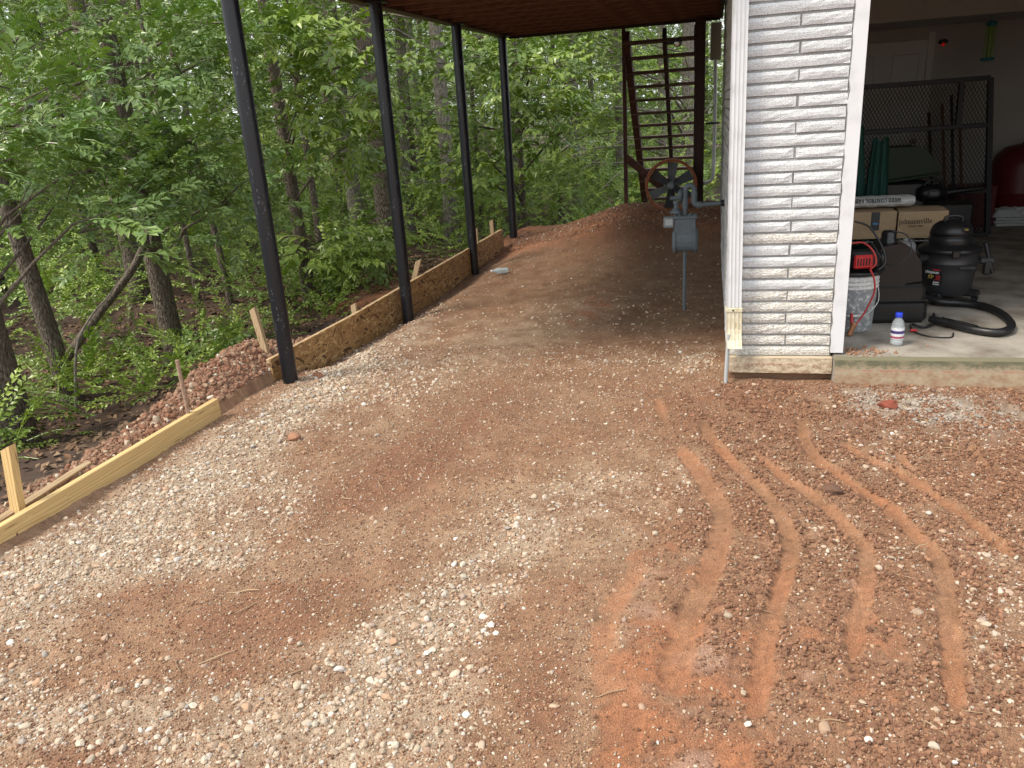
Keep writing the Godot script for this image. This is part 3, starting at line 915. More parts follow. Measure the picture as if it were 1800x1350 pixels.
func jamb_mesh() -> ArrayMesh:
	var st := st_new()
	rng.seed = 8
	# front board with a nibbled left edge
	var n := 40
	var z0 := -4.672
	for k in n:
		var y0 := 0.012 + 2.3 * k / n
		var y1 := 0.012 + 2.3 * (k + 1) / n
		var a := 0.704 + 0.006 * sin(k * 2.7) * sin(k * 0.7)
		var b := 0.704 + 0.006 * sin((k + 1) * 2.7) * sin((k + 1) * 0.7)
		quad(st, Vector3(a, y0, z0), Vector3(b, y1, z0), Vector3(0.772, y1, z0), Vector3(0.772, y0, z0))
		quad(st, Vector3(a, y0, z0 - 0.05), Vector3(b, y1, z0 - 0.05), Vector3(b, y1, z0), Vector3(a, y0, z0))
		quad(st, Vector3(0.772, y0, z0), Vector3(0.772, y1, z0), Vector3(0.772, y1, z0 - 0.32), Vector3(0.772, y0, z0 - 0.32))
	quad(st, Vector3(0.704, 0.012, z0), Vector3(0.772, 0.012, z0), Vector3(0.772, 0.012, z0 - 0.32), Vector3(0.704, 0.012, z0 - 0.32))
	return done(st)

func ledge_mesh() -> ArrayMesh:
	var st := st_new()
	var x0 := 0.135
	var x1 := 0.715
	var y0 := -0.112
	var y1 := -0.018
	var z := -4.655
	st.set_uv(Vector2(0, 1)); st.add_vertex(Vector3(x0, y0, z)); st.set_uv(Vector2(0, 0)); st.add_vertex(Vector3(x0, y1, z)); st.set_uv(Vector2(1, 0)); st.add_vertex(Vector3(x1, y1, z))
	st.set_uv(Vector2(0, 1)); st.add_vertex(Vector3(x0, y0, z)); st.set_uv(Vector2(1, 0)); st.add_vertex(Vector3(x1, y1, z)); st.set_uv(Vector2(1, 1)); st.add_vertex(Vector3(x1, y0, z))
	st.set_uv(Vector2(0.1, 0.1))
	quad(st, Vector3(x0, y1, z), Vector3(x0, y1, z - 0.12), Vector3(x1, y1, z - 0.12), Vector3(x1, y1, z))
	quad(st, Vector3(x1, y0, z), Vector3(x1, y0, z - 0.12), Vector3(x0, y0, z - 0.12), Vector3(x0, y0, z))
	st.set_uv(Vector2(0.02, 0.3))
	quad(st, Vector3(x0, y0, z), Vector3(x0, y0, z - 0.12), Vector3(x0, y1, z - 0.12), Vector3(x0, y1, z))
	quad(st, Vector3(x1, y1, z), Vector3(x1, y1, z - 0.12), Vector3(x1, y0, z - 0.12), Vector3(x1, y0, z))
	return done(st)

func slab_edge_mesh() -> ArrayMesh:
	# strip just proud of the slab's front, a little uneven
	var st := st_new()
	var n := 70
	var x0 := 0.722
	var x1 := 4.7
	for k in n:
		var a := x0 + (x1 - x0) * k / n
		var b := x0 + (x1 - x0) * (k + 1) / n
		var f := func(x: float, lo: float) -> float: return -4.612 + lo * 0.02 + 0.006 * n_mid.get_noise_2d(x * 1.5, lo * 3.0)
		var P := [Vector3(a, -0.26, f.call(a, 1)), Vector3(a, -0.014, f.call(a, 0)), Vector3(b, -0.014, f.call(b, 0)), Vector3(b, -0.26, f.call(b, 1))]
		var U := [Vector2((a - x0) / 2.0, 1), Vector2((a - x0) / 2.0, 0), Vector2((b - x0) / 2.0, 0), Vector2((b - x0) / 2.0, 1)]
		for i in [0, 1, 2, 0, 2, 3]:
			st.set_uv(U[i]); st.add_vertex(P[i])
		st.set_uv(Vector2(0.3, 0.02))
		quad(st, P[1], Vector3(a, 0.003, -4.635), Vector3(b, 0.003, -4.635), P[2])
	return done(st)

func edge_image(w: int, h: int, moss: bool) -> Image:
	# raw concrete with splashed clay, a green growth along the arris and a snapped red chalk line
	var n1 := noise(91, 0.02, 5)
	var n2 := noise(92, 0.07, 4)
	var im := Image.create(w, h, false, Image.FORMAT_RGB8)
	for y in h:
		for x in w:
			var t := float(y) / h
			var a := n1.get_noise_2d(x, y * 2.0)
			var b := n2.get_noise_2d(x, y * 1.5)
			var c := (Color(0.36, 0.29, 0.20) if moss else Color(0.60, 0.50, 0.36)).lerp(Color(0.32, 0.24, 0.16), clampf(0.4 + 0.7 * a + 0.5 * b, 0, 1))
			var mud := smoothstep(0.1, 0.95, (t if moss else t * 0.5) + a * 0.45 + b * 0.3)
			c = c.lerp(Color(0.26, 0.15, 0.085), mud * 0.85)
			if moss:
				var g := smoothstep(0.24, 0.09, t + b * 0.1 + a * 0.06) * clampf(0.9 + a * 0.7, 0, 1)
				c = c.lerp(Color(0.085, 0.095, 0.055), g * 0.85)
			var line := absf(t - (0.24 if moss else 0.42) - 0.01 * a)
			if line < (0.011 if moss else 0.022): c = c.lerp(Color(0.40, 0.10, 0.08), clampf(0.45 + b * 0.9 + a * 0.9, 0, 0.75))
			im.set_pixel(x, y, lin(c.r, c.g, c.b))
	return im

func edge_mat() -> StandardMaterial3D:
	var m := mat(Color.WHITE, 0.95)
	m.albedo_texture = ImageTexture.create_from_image(edge_image(768, 96, true))
	return m

func ledge_mat() -> StandardMaterial3D:
	var m := mat(Color(1.0, 1.0, 1.0), 0.9)
	m.albedo_texture = ImageTexture.create_from_image(edge_image(384, 64, false))
	return m

func build_downspout() -> void:
	var t := thing("downspout", Vector3(0.146, 0, -4.645), 0, "white ribbed metal downspout on the brick corner with a stained outlet", "downspout")
	# ribbed rectangular section
	var sec := PackedVector2Array()
	var w := 0.041
	var d := 0.03
	for k in 13:
		sec.append(Vector2(-w + 2 * w * k / 12.0, d + (0.0 if k % 3 == 0 or k == 0 or k == 12 else -0.0035)))
	for k in 5: sec.append(Vector2(w, d - 2 * d * (k + 1) / 5.0))
	for k in 5: sec.append(Vector2(w - 2 * w * (k + 1) / 5.0, -d))
	for k in 4: sec.append(Vector2(-w, -d + 2 * d * (k + 1) / 5.0))
	var sweep := func(path: Array, scale_: Array) -> ArrayMesh:
		var st := st_new()
		for inside in [false, true]:
			for k in path.size() - 1:
				for i in sec.size():
					var i2 := (i + 1) % sec.size()
					var s := 0.96 if inside else 1.0
					var P := func(q: int, kk: int) -> Vector3:
						var p: Vector3 = path[kk]
						var sc: float = scale_[kk] * s
						return p + Vector3(sec[q].x * sc, 0, sec[q].y * sc)
					if inside: quad(st, P.call(i, k), P.call(i2, k), P.call(i2, k + 1), P.call(i, k + 1))
					else: quad(st, P.call(i2, k), P.call(i, k), P.call(i, k + 1), P.call(i2, k + 1))
		return done(st)
	put("pipe", sweep.call([Vector3(-0.012, 2.75, 0), Vector3(-0.004, 1.0, 0), Vector3(0.006, 0.27, 0)], [1.0, 1.0, 1.0]), M.aluminium, t)
	var el := put("outlet", sweep.call([Vector3(0.006, 0.3, 0.001), Vector3(0.008, 0.17, 0.001), Vector3(0.012, 0.105, 0.016), Vector3(0.014, 0.062, 0.045)], [1.05, 1.05, 1.0, 1.02]), M.aluminium_old, t)
	el.set_meta("label", "yellowed dented outlet at the foot of the downspout")
	put("strap", box_mesh(Vector3(0.098, 0.022, 0.066), 0.002, Vector3(0.005, 0.285, 0.002)), M.aluminium_old, t)
	put("screw", lathe_mesh([[0, 0.004], [0.005, 0.003], [0.005, 0.0]], 8), M.black_plastic, t, Transform3D(Basis(Vector3.RIGHT, PI / 2), Vector3(0.0, 0.285, 0.036)))
	var c := put("conduit", tube_mesh([Vector3(0.112, -0.3, -4.60), Vector3(0.116, -0.1, -4.607), Vector3(0.124, 0.14, -4.612)], [0.011], 12), M.pvc)
	tag(c, "thin grey conduit rising from the soil beside the downspout outlet", "conduit")

# ---------------------------------------------------------------- deck and stair
const POSTS := [[-2.80, -4.60], [-2.62, -6.42], [-2.58, -8.44], [-2.52, -10.14]]
const DECK_Y := 2.36

func build_deck() -> void:
	var deck := thing("deck", Vector3(-1.3, -0.2, -7.4), 0, "raised wooden deck on round black steel posts beside the house", "deck")
	var off := -deck.position
	for p in POSTS:
		var y0: float = ground_low(p[0], p[1]) - 0.25
		var post := put("post", tube_mesh([Vector3(p[0], y0, p[1]) + off, Vector3(p[0] + 0.004, 1.0, p[1]) + off, Vector3(p[0] + 0.012, DECK_Y, p[1]) + off], [0.052], 28), M.black_steel, deck)
		put("cap_plate", box_mesh(Vector3(0.16, 0.012, 0.16), 0.002, Vector3(p[0] + 0.012, DECK_Y - 0.006, p[1]) + off), M.black_steel, post)
	var rows := 16
	for k in rows:
		var z := -4.5 - k * 0.385
		var xe := lerpf(-2.83, -2.515, (-z - 4.3) / 6.08) + 0.026
		put("joist", box_mesh(Vector3(0.07 - xe, 0.19, 0.038), 0.003), M.deck_wood, deck, Transform3D(Basis.IDENTITY, Vector3((xe + 0.07) * 0.5, DECK_Y + 0.102, z) + off))
	for k in 20:
		var x := 0.03 - k * 0.1465
		put("deck_board", box_mesh(Vector3(6.15, 0.028, 0.139), 0.004), M.board_wood_shaded, deck, Transform3D(Basis(Vector3.UP, PI / 2), Vector3(x, DECK_Y + 0.2105, -7.42) + off))
	var ea := Vector3(-2.83, DECK_Y + 0.104, -4.3)
	var eb := Vector3(-2.515, DECK_Y + 0.104, -10.38)
	var e := put("edge_beam", box_mesh(Vector3(ea.distance_to(eb), 0.2, 0.045), 0.003), M.deck_wood, deck, Transform3D(Basis(Vector3.UP, atan2(-(eb.z - ea.z), eb.x - ea.x)), (ea + eb) * 0.5 + off))
	put("bottom_flange", box_mesh(Vector3(6.1, 0.012, 0.10), 0.002, Vector3(0, -0.107, 0.0)), M.edge_metal, e)
	put("rim_beam", box_mesh(Vector3(2.57, 0.21, 0.05), 0.003), M.deck_wood_dark, deck, Transform3D(Basis.IDENTITY, Vector3(-1.203, DECK_Y + 0.085, -10.42) + off))
	put("ledger", box_mesh(Vector3(5.9, 0.2, 0.04), 0.003), M.deck_wood_dark, deck, Transform3D(Basis(Vector3.UP, PI / 2), Vector3(0.092, DECK_Y + 0.09, -7.4) + off))
	var sq := put("post", box_mesh(Vector3(0.125, 2.66, 0.125), 0.006, Vector3(-0.14, 1.03, -10.26) + off), M.dark_wood, deck)
	sq.set_meta("label", "square dark post under the deck's far corner by the house")

func build_stair() -> void:
	var t := thing("staircase", Vector3(-0.6, 0, -11.6), 0, "open dark wooden stair dropping from the deck's far end", "staircase")
	var o := -t.position
	var run := 0.2
	var rise := 0.166
	for x in [-1.02, -0.56, -0.19]:
		var a := Vector3(x, 2.36, -10.42)
		var b := Vector3(x, 2.36 - rise * 15.4, -10.42 - run * 15.4)
		var d := b - a
		var bas := Basis(Vector3.RIGHT, atan2(d.y, -d.z))
		var s := put("stringer", box_mesh(Vector3(0.05 if x > -0.9 else 0.085, 0.15, d.length())), M.dark_wood if x > -0.9 else M.stair_red_shaded, t, Transform3D(bas, (a + b) * 0.5 + o + Vector3(0, -0.11, 0.06)))
		s.name = "stringer"
	for k in 15:
		put("tread", box_mesh(Vector3(0.90, 0.036, 0.24), 0.003), M.stair_wood, t, Transform3D(Basis(Vector3.FORWARD, 0.0), Vector3(-0.61, 2.17 - rise * k, -10.46 - run * k) + o))
	put("leg", box_mesh(Vector3(0.045, 2.5, 0.085), 0.004, Vector3(-1.06, 1.15, -10.52) + o), M.stair_red_shaded, t)
	put("leg", box_mesh(Vector3(0.045, 1.3, 0.09), 0.004, Vector3(-1.10, 0.35, -10.9) + o), M.stair_red_shaded, t)
	put("brace", box_mesh(Vector3(0.62, 0.09, 0.04), 0.003), M.stair_red_shaded, t, Transform3D(Basis(Vector3.FORWARD, 0.72), Vector3(-0.82, 0.62, -10.5) + o))
	var lamp := thing("flood_lamp", Vector3(-0.5, 2.12, -10.3), 0, "small round unlit lamp fixed under the deck by the stair", "lamp")
	put("arm", tube_mesh([Vector3(-0.06, 0, 0), Vector3(0.0, 0, 0), Vector3(0.05, 0.0, 0.02)], [0.014], 10), M.black_plastic, lamp)
	put("head", lathe_mesh([[0, -0.02], [0.03, -0.02], [0.045, 0.03], [0.05, 0.035], [0.046, 0.04]], 18), M.black_plastic, lamp, Transform3D(Basis(Vector3.RIGHT, PI / 2), Vector3(0.1, 0, 0.02)))
	put("lens", lathe_mesh([[0.044, 0.03], [0.03, 0.036], [0, 0.038]], 18), M.chrome, lamp, Transform3D(Basis(Vector3.RIGHT, PI / 2), Vector3(0.1, 0, 0.02)))
	# white pipe at the far house corner
	var p := thing("drain_pipe", Vector3(0.04, 0, -10.55), 0, "white drain pipe with an elbow at the far house corner", "pipe")
	put("head", box_mesh(Vector3(0.13, 0.42, 0.1), 0.012, Vector3(0.0, 2.12, 0)), M.pvc_cream, p)
	put("pipe", tube_mesh(smooth_path([Vector3(0.0, 1.95, 0), Vector3(0.005, 1.2, 0), Vector3(0.0, 0.62, 0), Vector3(-0.02, 0.5, 0), Vector3(-0.09, 0.46, 0), Vector3(-0.14, 0.455, 0)], 5), [0.022], 12), M.pvc_white, p)
	put("coupling", tube_mesh([Vector3(-0.16, 0.452, 0), Vector3(-0.11, 0.458, 0)], [0.03], 12), M.pvc, p)
	put("bracket", box_mesh(Vector3(0.17, 0.025, 0.03), 0.002, Vector3(-0.02, 1.18, 0.02)), M.black_plastic, p)

# ---------------------------------------------------------------- wooden forms
func plank(called: String, a: Vector3, b: Vector3, h: float, th: float, m: Material, label: String, category: String, group := "", tilt := 0.0) -> MeshInstance3D:
	# a board standing on edge from a to b (its middle line)
	var d := b - a
	var bas := Basis(Vector3.UP, atan2(-d.z, d.x)) * Basis(Vector3.BACK, asin(d.y / d.length())) * Basis(Vector3.RIGHT, tilt)
	var o := put(called, box_mesh(Vector3(d.length(), h, th), 0.003), m, self, Transform3D(bas, (a + b) * 0.5))
	tag(o, label, category, group)
	return o

func stake(at: Vector3, h: float, w: float, lean: Vector2, m: Material, label: String) -> void:
	# square stake with a sawn, slightly slanted top; "at" lies on the soil
	var st := st_new()
	var q := w * 0.5
	var P := func(x: float, y: float, z: float) -> Vector3: return Vector3(y, x + lean.x * y, z + lean.y * y)
	var v := []
	for c in [[-1, -1], [1, -1], [1, 1], [-1, 1]]:
		v.append([P.call(c[0] * q, -0.3, c[1] * q * 0.75), P.call(c[0] * q, h + 0.012 * c[0], c[1] * q * 0.75)])
	for k in 4:
		var k2 := (k + 1) % 4
		quad(st, v[k][0], v[k2][0], v[k2][1], v[k][1])
	quad(st, v[0][1], v[1][1], v[2][1], v[3][1])
	var o := put("stake", done(st), m, self, Transform3D(Basis(Vector3(0, 1, 0), Vector3(1, 0, 0), Vector3(0, 0, -1)), at))
	tag(o, label, "stake", "stakes holding the forms")

func build_forms() -> void:
	plank("form_board", Vector3(-3.02, -0.185, -1.55), Vector3(-2.925, -0.155, -3.93), 0.14, 0.038, M.pine, "new yellow pine board on edge along the gravel", "board")
	plank("form_board", Vector3(-3.10, -0.20, -1.7), Vector3(-3.13, -0.165, -3.06), 0.12, 0.03, M.pine_grey, "short dull board behind the yellow pine form board", "board", "", 0.5)
	# strand board along the posts, two sheets
	var sheet := thing("strand_board_form", Vector3(-2.85, -0.2, -4.62), 0, "brown strand board form wall running behind the black posts", "form wall")
	var pts := [Vector3(-2.93, -0.045, -4.60), Vector3(-2.80, -0.015, -5.7), Vector3(-2.72, 0.015, -6.9), Vector3(-2.62, 0.05, -8.2), Vector3(-2.53, 0.085, -9.62)]
	for k in 4:
		var a: Vector3 = pts[k]
		var b: Vector3 = pts[k + 1]
		var d := b - a
		var bas := Basis(Vector3.UP, atan2(-d.z, d.x)) * Basis(Vector3.BACK, asin(d.y / d.length()))
		put("sheet", box_mesh(Vector3(d.length() - (0.004 if k % 2 else 0.0), 0.42, 0.013), 0.001), M.osb, sheet, Transform3D(bas, (a + b) * 0.5 - Vector3(0.0, 0.21, 0) - sheet.position))
		put("rail", box_mesh(Vector3(d.length(), 0.03, 0.03), 0.002), M.pine_grey, sheet, Transform3D(bas, (a + b) * 0.5 + bas * Vector3(0, -0.02, -0.024) - sheet.position))
	var S := [[-3.075, -2.56, 0.37, 0.05, 0.02, 0.12, "pale stake leaning behind the yellow board at the left edge"],
		[-3.02, -4.74, 0.48, 0.045, -0.14, 0.0, "tall pale stake standing just left of the nearest black post"],
		[-2.86, -5.85, 0.24, 0.042, 0.0, 0.0, "stub of stake behind the strand board between first and second posts"],
		[-2.87, -7.15, 0.36, 0.05, 0.35, 0.0, "stake leaning right behind the strand board before the third post"],
		[-2.80, -6.95, 0.27, 0.04, -0.1, 0.0, "short split stake beside the leaning one before the third post"],
		[-2.62, -8.75, 0.42, 0.042, 0.0, 0.0, "short stake behind the strand board left of the fourth post"],
		[-2.57, -9.3, 0.44, 0.042, -0.02, 0.0, "weathered stake beside the fourth post behind the strand board end"]]
	for s in S:
		stake(Vector3(s[0], -0.2, s[1]), s[2], s[3], Vector2(s[4], s[5]), M.pine if s[1] > -3.0 else M.pine_grey, s[6])
	var rod := put("steel_rod", tube_mesh([Vector3(-2.947, -0.45, -3.68), Vector3(-2.95, 0.0, -3.69), Vector3(-2.958, 0.235, -3.70)], [0.012], 10), M.rust_pale, self)
	tag(rod, "muddy rusty rod driven in beside the end of the yellow board", "rod")
	# clear drinking bottle lying on the soil
	var b := thing("plastic_bottle", Vector3(-2.165, ground_h(-2.165, -8.02) + 0.03, -8.02), 0.7, "crumpled clear bottle lying on the soil before the third post", "bottle")
	put("body", lathe_mesh([[0, 0.0], [0.026, 0.0], [0.031, 0.012], [0.027, 0.03], [0.032, 0.05], [0.026, 0.075], [0.032, 0.1], [0.028, 0.13], [0.013, 0.165], [0.012, 0.185]], 16), M.glass_haze, b, Transform3D(Basis(Vector3.BACK, PI / 2 - 0.1), Vector3(0.09, 0, 0)))
	put("cap", lathe_mesh([[0.014, 0.185], [0.014, 0.2], [0, 0.2]], 12), M.paint, b, Transform3D(Basis(Vector3.BACK, PI / 2 - 0.1), Vector3(0.09, 0, 0)))

# ---------------------------------------------------------------- gas meter and fan
func build_meter() -> void:
	var t := thing("gas_meter", Vector3(-0.19, -0.17, -6.6), 0, "grey gas meter on a riser pipe beside the side wall", "gas meter")
	var o := -t.position
	var W := func(x: float, y: float, dz: float) -> Vector3: return Vector3(x, y, -6.6 + dz) + o
	var st := st_new()
	# drum: rounded lower body with flange rims at both sides
	for s in [[-0.165, 0.0], [0.0, 0.0]]: pass
	var sec := func(x: float, grow: float) -> Array:
		var r := []
		for k in 20:
			var a := TAU * k / 20.0
			var cy := 0.375
			var sx := 0.085 + grow
			var sy := 0.095 + grow
			var yy := sin(a)
			r.append(W.call(x, cy + signf(yy) * pow(absf(yy), 0.8) * sy, signf(cos(a)) * pow(absf(cos(a)), 0.75) * sx))
		return r
	var xsec := [[-0.292, -0.03], [-0.285, 0.0], [-0.27, 0.008], [-0.262, 0.008], [-0.26, -0.006], [-0.19, -0.004], [-0.118, -0.006], [-0.116, 0.008], [-0.105, 0.008], [-0.09, 0.0], [-0.083, -0.03]]
	var rings := []
	for q in xsec: rings.append(sec.call(q[0], q[1]))
	for k in rings.size() - 1:
		for i in 20:
			var i2 := (i + 1) % 20
			quad(st, rings[k][i2], rings[k][i], rings[k + 1][i], rings[k + 1][i2])
	for i in range(1, 19):
		st.add_vertex(rings[0][0]); st.add_vertex(rings[0][i]); st.add_vertex(rings[0][i + 1])
		st.add_vertex(rings[-1][0]); st.add_vertex(rings[-1][i + 1]); st.add_vertex(rings[-1][i])
	put("body", done(st), M.meter_grey, t)
	st = st_new()
	prism(st, [Vector2(-0.275, 0.42), Vector2(-0.102, 0.42), Vector2(-0.11, 0.555), Vector2(-0.27, 0.555)], 0.12, Transform3D(Basis.IDENTITY, Vector3(0, 0, -6.535) + o))
	put("upper_case", done(st), M.meter_grey, t)
	put("cover", box_mesh(Vector3(0.195, 0.03, 0.15), 0.008, W.call(-0.188, 0.57, 0.0)), M.meter_grey, t)
	for x in [-0.265, -0.23, -0.15, -0.112]:
		put("bolt", lathe_mesh([[0.008, 0.0], [0.008, 0.012], [0, 0.012]], 6), M.meter_grey, t, Transform3D(Basis.IDENTITY, W.call(x, 0.585, 0.055)))
	var ix := put("index_box", box_mesh(Vector3(0.085, 0.088, 0.07), 0.008, W.call(-0.318, 0.535, 0.05)), M.meter_light, t)
	put("window", box_mesh(Vector3(0.06, 0.05, 0.004), 0.001, W.call(-0.316, 0.538, 0.087)), M.pvc, ix)
	put("riser", tube_mesh([W.call(-0.19, -0.4, 0.02), W.call(-0.19, 0.29, 0.02)], [0.014], 14), M.meter_grey, t)
	st = st_new()
	tube(st, [W.call(-0.192, 0.58, 0), W.call(-0.192, 0.645, 0)], [0.02], 14)
	tube(st, [W.call(-0.192, 0.64, 0), W.call(-0.192, 0.72, 0)], [0.026], 14)
	tube(st, smooth_path([W.call(-0.192, 0.71, 0), W.call(-0.192, 0.775, 0), W.call(-0.178, 0.805, 0), W.call(-0.155, 0.815, 0), W.call(-0.132, 0.805, 0), W.call(-0.12, 0.775, 0), W.call(-0.12, 0.72, 0)], 4), [0.022], 14)
	tube(st, [W.call(-0.12, 0.76, 0), W.call(-0.12, 0.735, 0)], [0.027], 14)
	tube(st, smooth_path([W.call(-0.12, 0.73, 0), W.call(-0.12, 0.69, 0), W.call(-0.108, 0.668, 0), W.call(-0.085, 0.66, 0), W.call(-0.06, 0.66, 0)], 4), [0.026], 14)
	tube(st, [W.call(-0.07, 0.66, 0), W.call(0.125, 0.668, 0)], [0.018], 14)
	put("outlet_pipe", done(st), M.meter_grey, t)
	put("wall_sleeve", tube_mesh([W.call(0.088, 0.667, 0), W.call(0.125, 0.668, 0)], [0.026], 14), M.black_plastic, t)
	st = st_new()
	lathe(st, [[0, 0], [0.045, 0], [0.047, 0.012], [0.044, 0.018], [0.025, 0.04], [0.018, 0.045], [0.018, 0.07], [0.024, 0.075], [0.024, 0.1], [0, 0.102]], 18, W.call(-0.262, 0.60, 0.02))
	put("regulator", done(st), M.meter_grey, t)
	put("regulator_disc", tube_mesh([W.call(-0.236, 0.745, -0.005), W.call(-0.222, 0.745, 0.002), W.call(-0.21, 0.745, 0.004)], [0.035, 0.062, 0.04], 20), M.meter_grey, t)
	put("inlet_stub", tube_mesh([W.call(-0.31, 0.722, 0.02), W.call(-0.24, 0.722, 0.01)], [0.017], 12), M.meter_grey, t)
	# old fan
	var f := thing("fan_wheel", Vector3(-0.46, 0.19, -9.98), 0.1, "rusty ringed fan with grey blades propped on the soil mound", "fan")
	var c := Vector3(0, 0.31, 0)
	var ring := []
	for k in 49: ring.append(c + Vector3(cos(TAU * k / 48.0), sin(TAU * k / 48.0), 0) * 0.3)
	st = st_new()
	for k in 48:
		var a: Vector3 = (ring[k] - c).normalized()
		var b: Vector3 = (ring[k + 1] - c).normalized()
		for s in [[0.278, 0.312]]:
			var z0 := 0.05
			var z1 := -0.09
			quad(st, c + a * s[1] + Vector3(0, 0, z0), c + b * s[1] + Vector3(0, 0, z0), c + b * s[0] + Vector3(0, 0, z0), c + a * s[0] + Vector3(0, 0, z0))
			quad(st, c + a * s[1] + Vector3(0, 0, z1), c + b * s[1] + Vector3(0, 0, z1), c + b * s[1] + Vector3(0, 0, z0), c + a * s[1] + Vector3(0, 0, z0))
			quad(st, c + a * s[0] + Vector3(0, 0, z0), c + b * s[0] + Vector3(0, 0, z0), c + b * s[0] + Vector3(0, 0, z1), c + a * s[0] + Vector3(0, 0, z1))
			quad(st, c + a * s[0] + Vector3(0, 0, z1), c + b * s[0] + Vector3(0, 0, z1), c + b * s[1] + Vector3(0, 0, z1), c + a * s[1] + Vector3(0, 0, z1))
	put("ring", done(st), M.rust, f)
	put("hub", lathe_mesh([[0, -0.07], [0.045, -0.07], [0.045, 0.02], [0.028, 0.03], [0.028, 0.06], [0, 0.06]], 20, 1.0), M.meter_light, f, Transform3D(Basis(Vector3.RIGHT, PI / 2), c))
	for k in 6:
		var ang := TAU * k / 6.0 + 0.45
		var bl := st_new()
		var pr := [[0.04, 0.03], [0.12, 0.045], [0.27, 0.062]]
		for s in 2:
			for i in 2:
				var r0: float = pr[i][0]
				var w0: float = pr[i][1]
				var r1: float = pr[i + 1][0]
				var w1: float = pr[i + 1][1]
				var dz := 0.004 * (1 - 2 * s)
				var q := [Vector3(r0, -w0, 0.02 + dz), Vector3(r0, w0, -0.02 + dz), Vector3(r1, w1, -0.03 + dz), Vector3(r1, -w1, 0.03 + dz)]
				if s == 0: quad(bl, q[0], q[1], q[2], q[3])
				else: quad(bl, q[3], q[2], q[1], q[0])
		put("blade", done(bl), M.meter_light if k == 3 else M.fan_dark, f, Transform3D(Basis(Vector3.BACK, ang), c))  # one blade lighter, its lit look put into the colour

# ---------------------------------------------------------------- the wood
var SPRIGS: Array[ArrayMesh] = []

func leaf(st: SurfaceTool, b: Vector3, d: Vector3, up: Vector3, L: float, W: float, at := 0.55, fold := 0.22, droop := 0.15) -> void:
	var s := d.cross(up).normalized()
	var n := s.cross(d).normalized()
	var m := b + d * L * at
	var t := b + d * L - n * L * droop
	var l := m + s * W * 0.5 + n * W * fold
	var r := m - s * W * 0.5 + n * W * fold
	for p in [b, m, l, m, t, l, b, r, m, m, r, t]: st.add_vertex(p)

func sprig_mesh(kind: int, seed_: int) -> ArrayMesh:
	var r := RandomNumberGenerator.new()
	r.seed = seed_
	var st := st_new()
	var L: float = [0.26, 0.34, 0.36][kind]
	var n: int = [13, 11, 17][kind]
	var ll: float = [0.105, 0.125, 0.062][kind]
	var lw: float = [0.043, 0.062, 0.031][kind]
	var stem := []
	for k in 4: stem.append(Vector3(L * k / 3.0, 0.02 * sin(k * 1.1) - 0.02 * k * k / 9.0, 0.015 * sin(k * 2.0 + seed_)))
	for k in 3:   # a thin three-sided stem
		var a: Vector3 = stem[k]
		var b: Vector3 = stem[k + 1]
		var w := 0.0022
		quad(st, a + Vector3(0, w, 0), b + Vector3(0, w, 0), b + Vector3(0, -w, w), a + Vector3(0, -w, w))
		quad(st, a + Vector3(0, w, 0), a + Vector3(0, -w, -w), b + Vector3(0, -w, -w), b + Vector3(0, w, 0))
	for k in n:
		var t := (k + 0.6) / n
		if kind == 0: t = pow(t, 0.55)      # oak leaves crowd at the tip
		var p := Vector3(L * t, 0.0, 0.0)
		var side := 1.0 if k % 2 == 0 else -1.0
		var d := Vector3(r.randf_range(0.35, 0.9), r.randf_range(-0.35, 0.3), side * r.randf_range(0.5, 1.0))
		if kind == 0 and t > 0.8: d = Vector3(r.randf_range(0.4, 1.0), r.randf_range(-0.3, 0.45), r.randf_range(-0.9, 0.9))
		if kind == 1: d.y -= 0.25
		var up := Vector3(r.randf_range(-0.4, 0.4), 1, r.randf_range(-0.4, 0.4))
		var s := r.randf_range(0.7, 1.2)
		leaf(st, p, d.normalized(), up.normalized(), ll * s, lw * s, 0.66 if kind == 0 else 0.5, r.randf_range(0.05, 0.3), r.randf_range(0.0, 0.3))
	return done(st)

func green(kind: int, bright: float) -> Color:
	var a := Color(0.122, 0.204, 0.040)
	var b := Color(0.270, 0.355, 0.056)
	var c := Color(0.150, 0.240, 0.090)
	var t := clampf(rng.randfn(0.35, 0.28) + bright * 0.35, 0, 1)
	var g := a.lerp(b, t)
	if kind == 0: g = g.lerp(c, 0.5)
	return g * (0.85 + 0.4 * rng.randf())

func spray(bufs: Array, at: Vector3, dir: Vector3, count: int, spread: float, kind: int, bright: float, size: float) -> void:
	# a flat-ish fan of leafy sprigs round the end of a branch
	for k in count:
		var p := at + Vector3(rng.randfn(0, spread), rng.randfn(0, spread * 0.42), rng.randfn(0, spread))
		var d := (p - at + dir * spread * rng.randf_range(0.4, 1.6)).normalized()
		d = (d + Vector3(rng.randf_range(-0.6, 0.6), rng.randf_range(-0.45, 0.15), rng.randf_range(-0.6, 0.6))).normalized()
		var up := Vector3(rng.randf_range(-0.45, 0.45), 1, rng.randf_range(-0.45, 0.45)).normalized()
		var z := d.cross(up).normalized()
		var b := Basis(d, z.cross(d).normalized(), z) * Basis.from_scale(Vector3.ONE * size * rng.randf_range(0.75, 1.25))
		push(bufs[rng.randi() % 2], b, p, green(kind, bright))

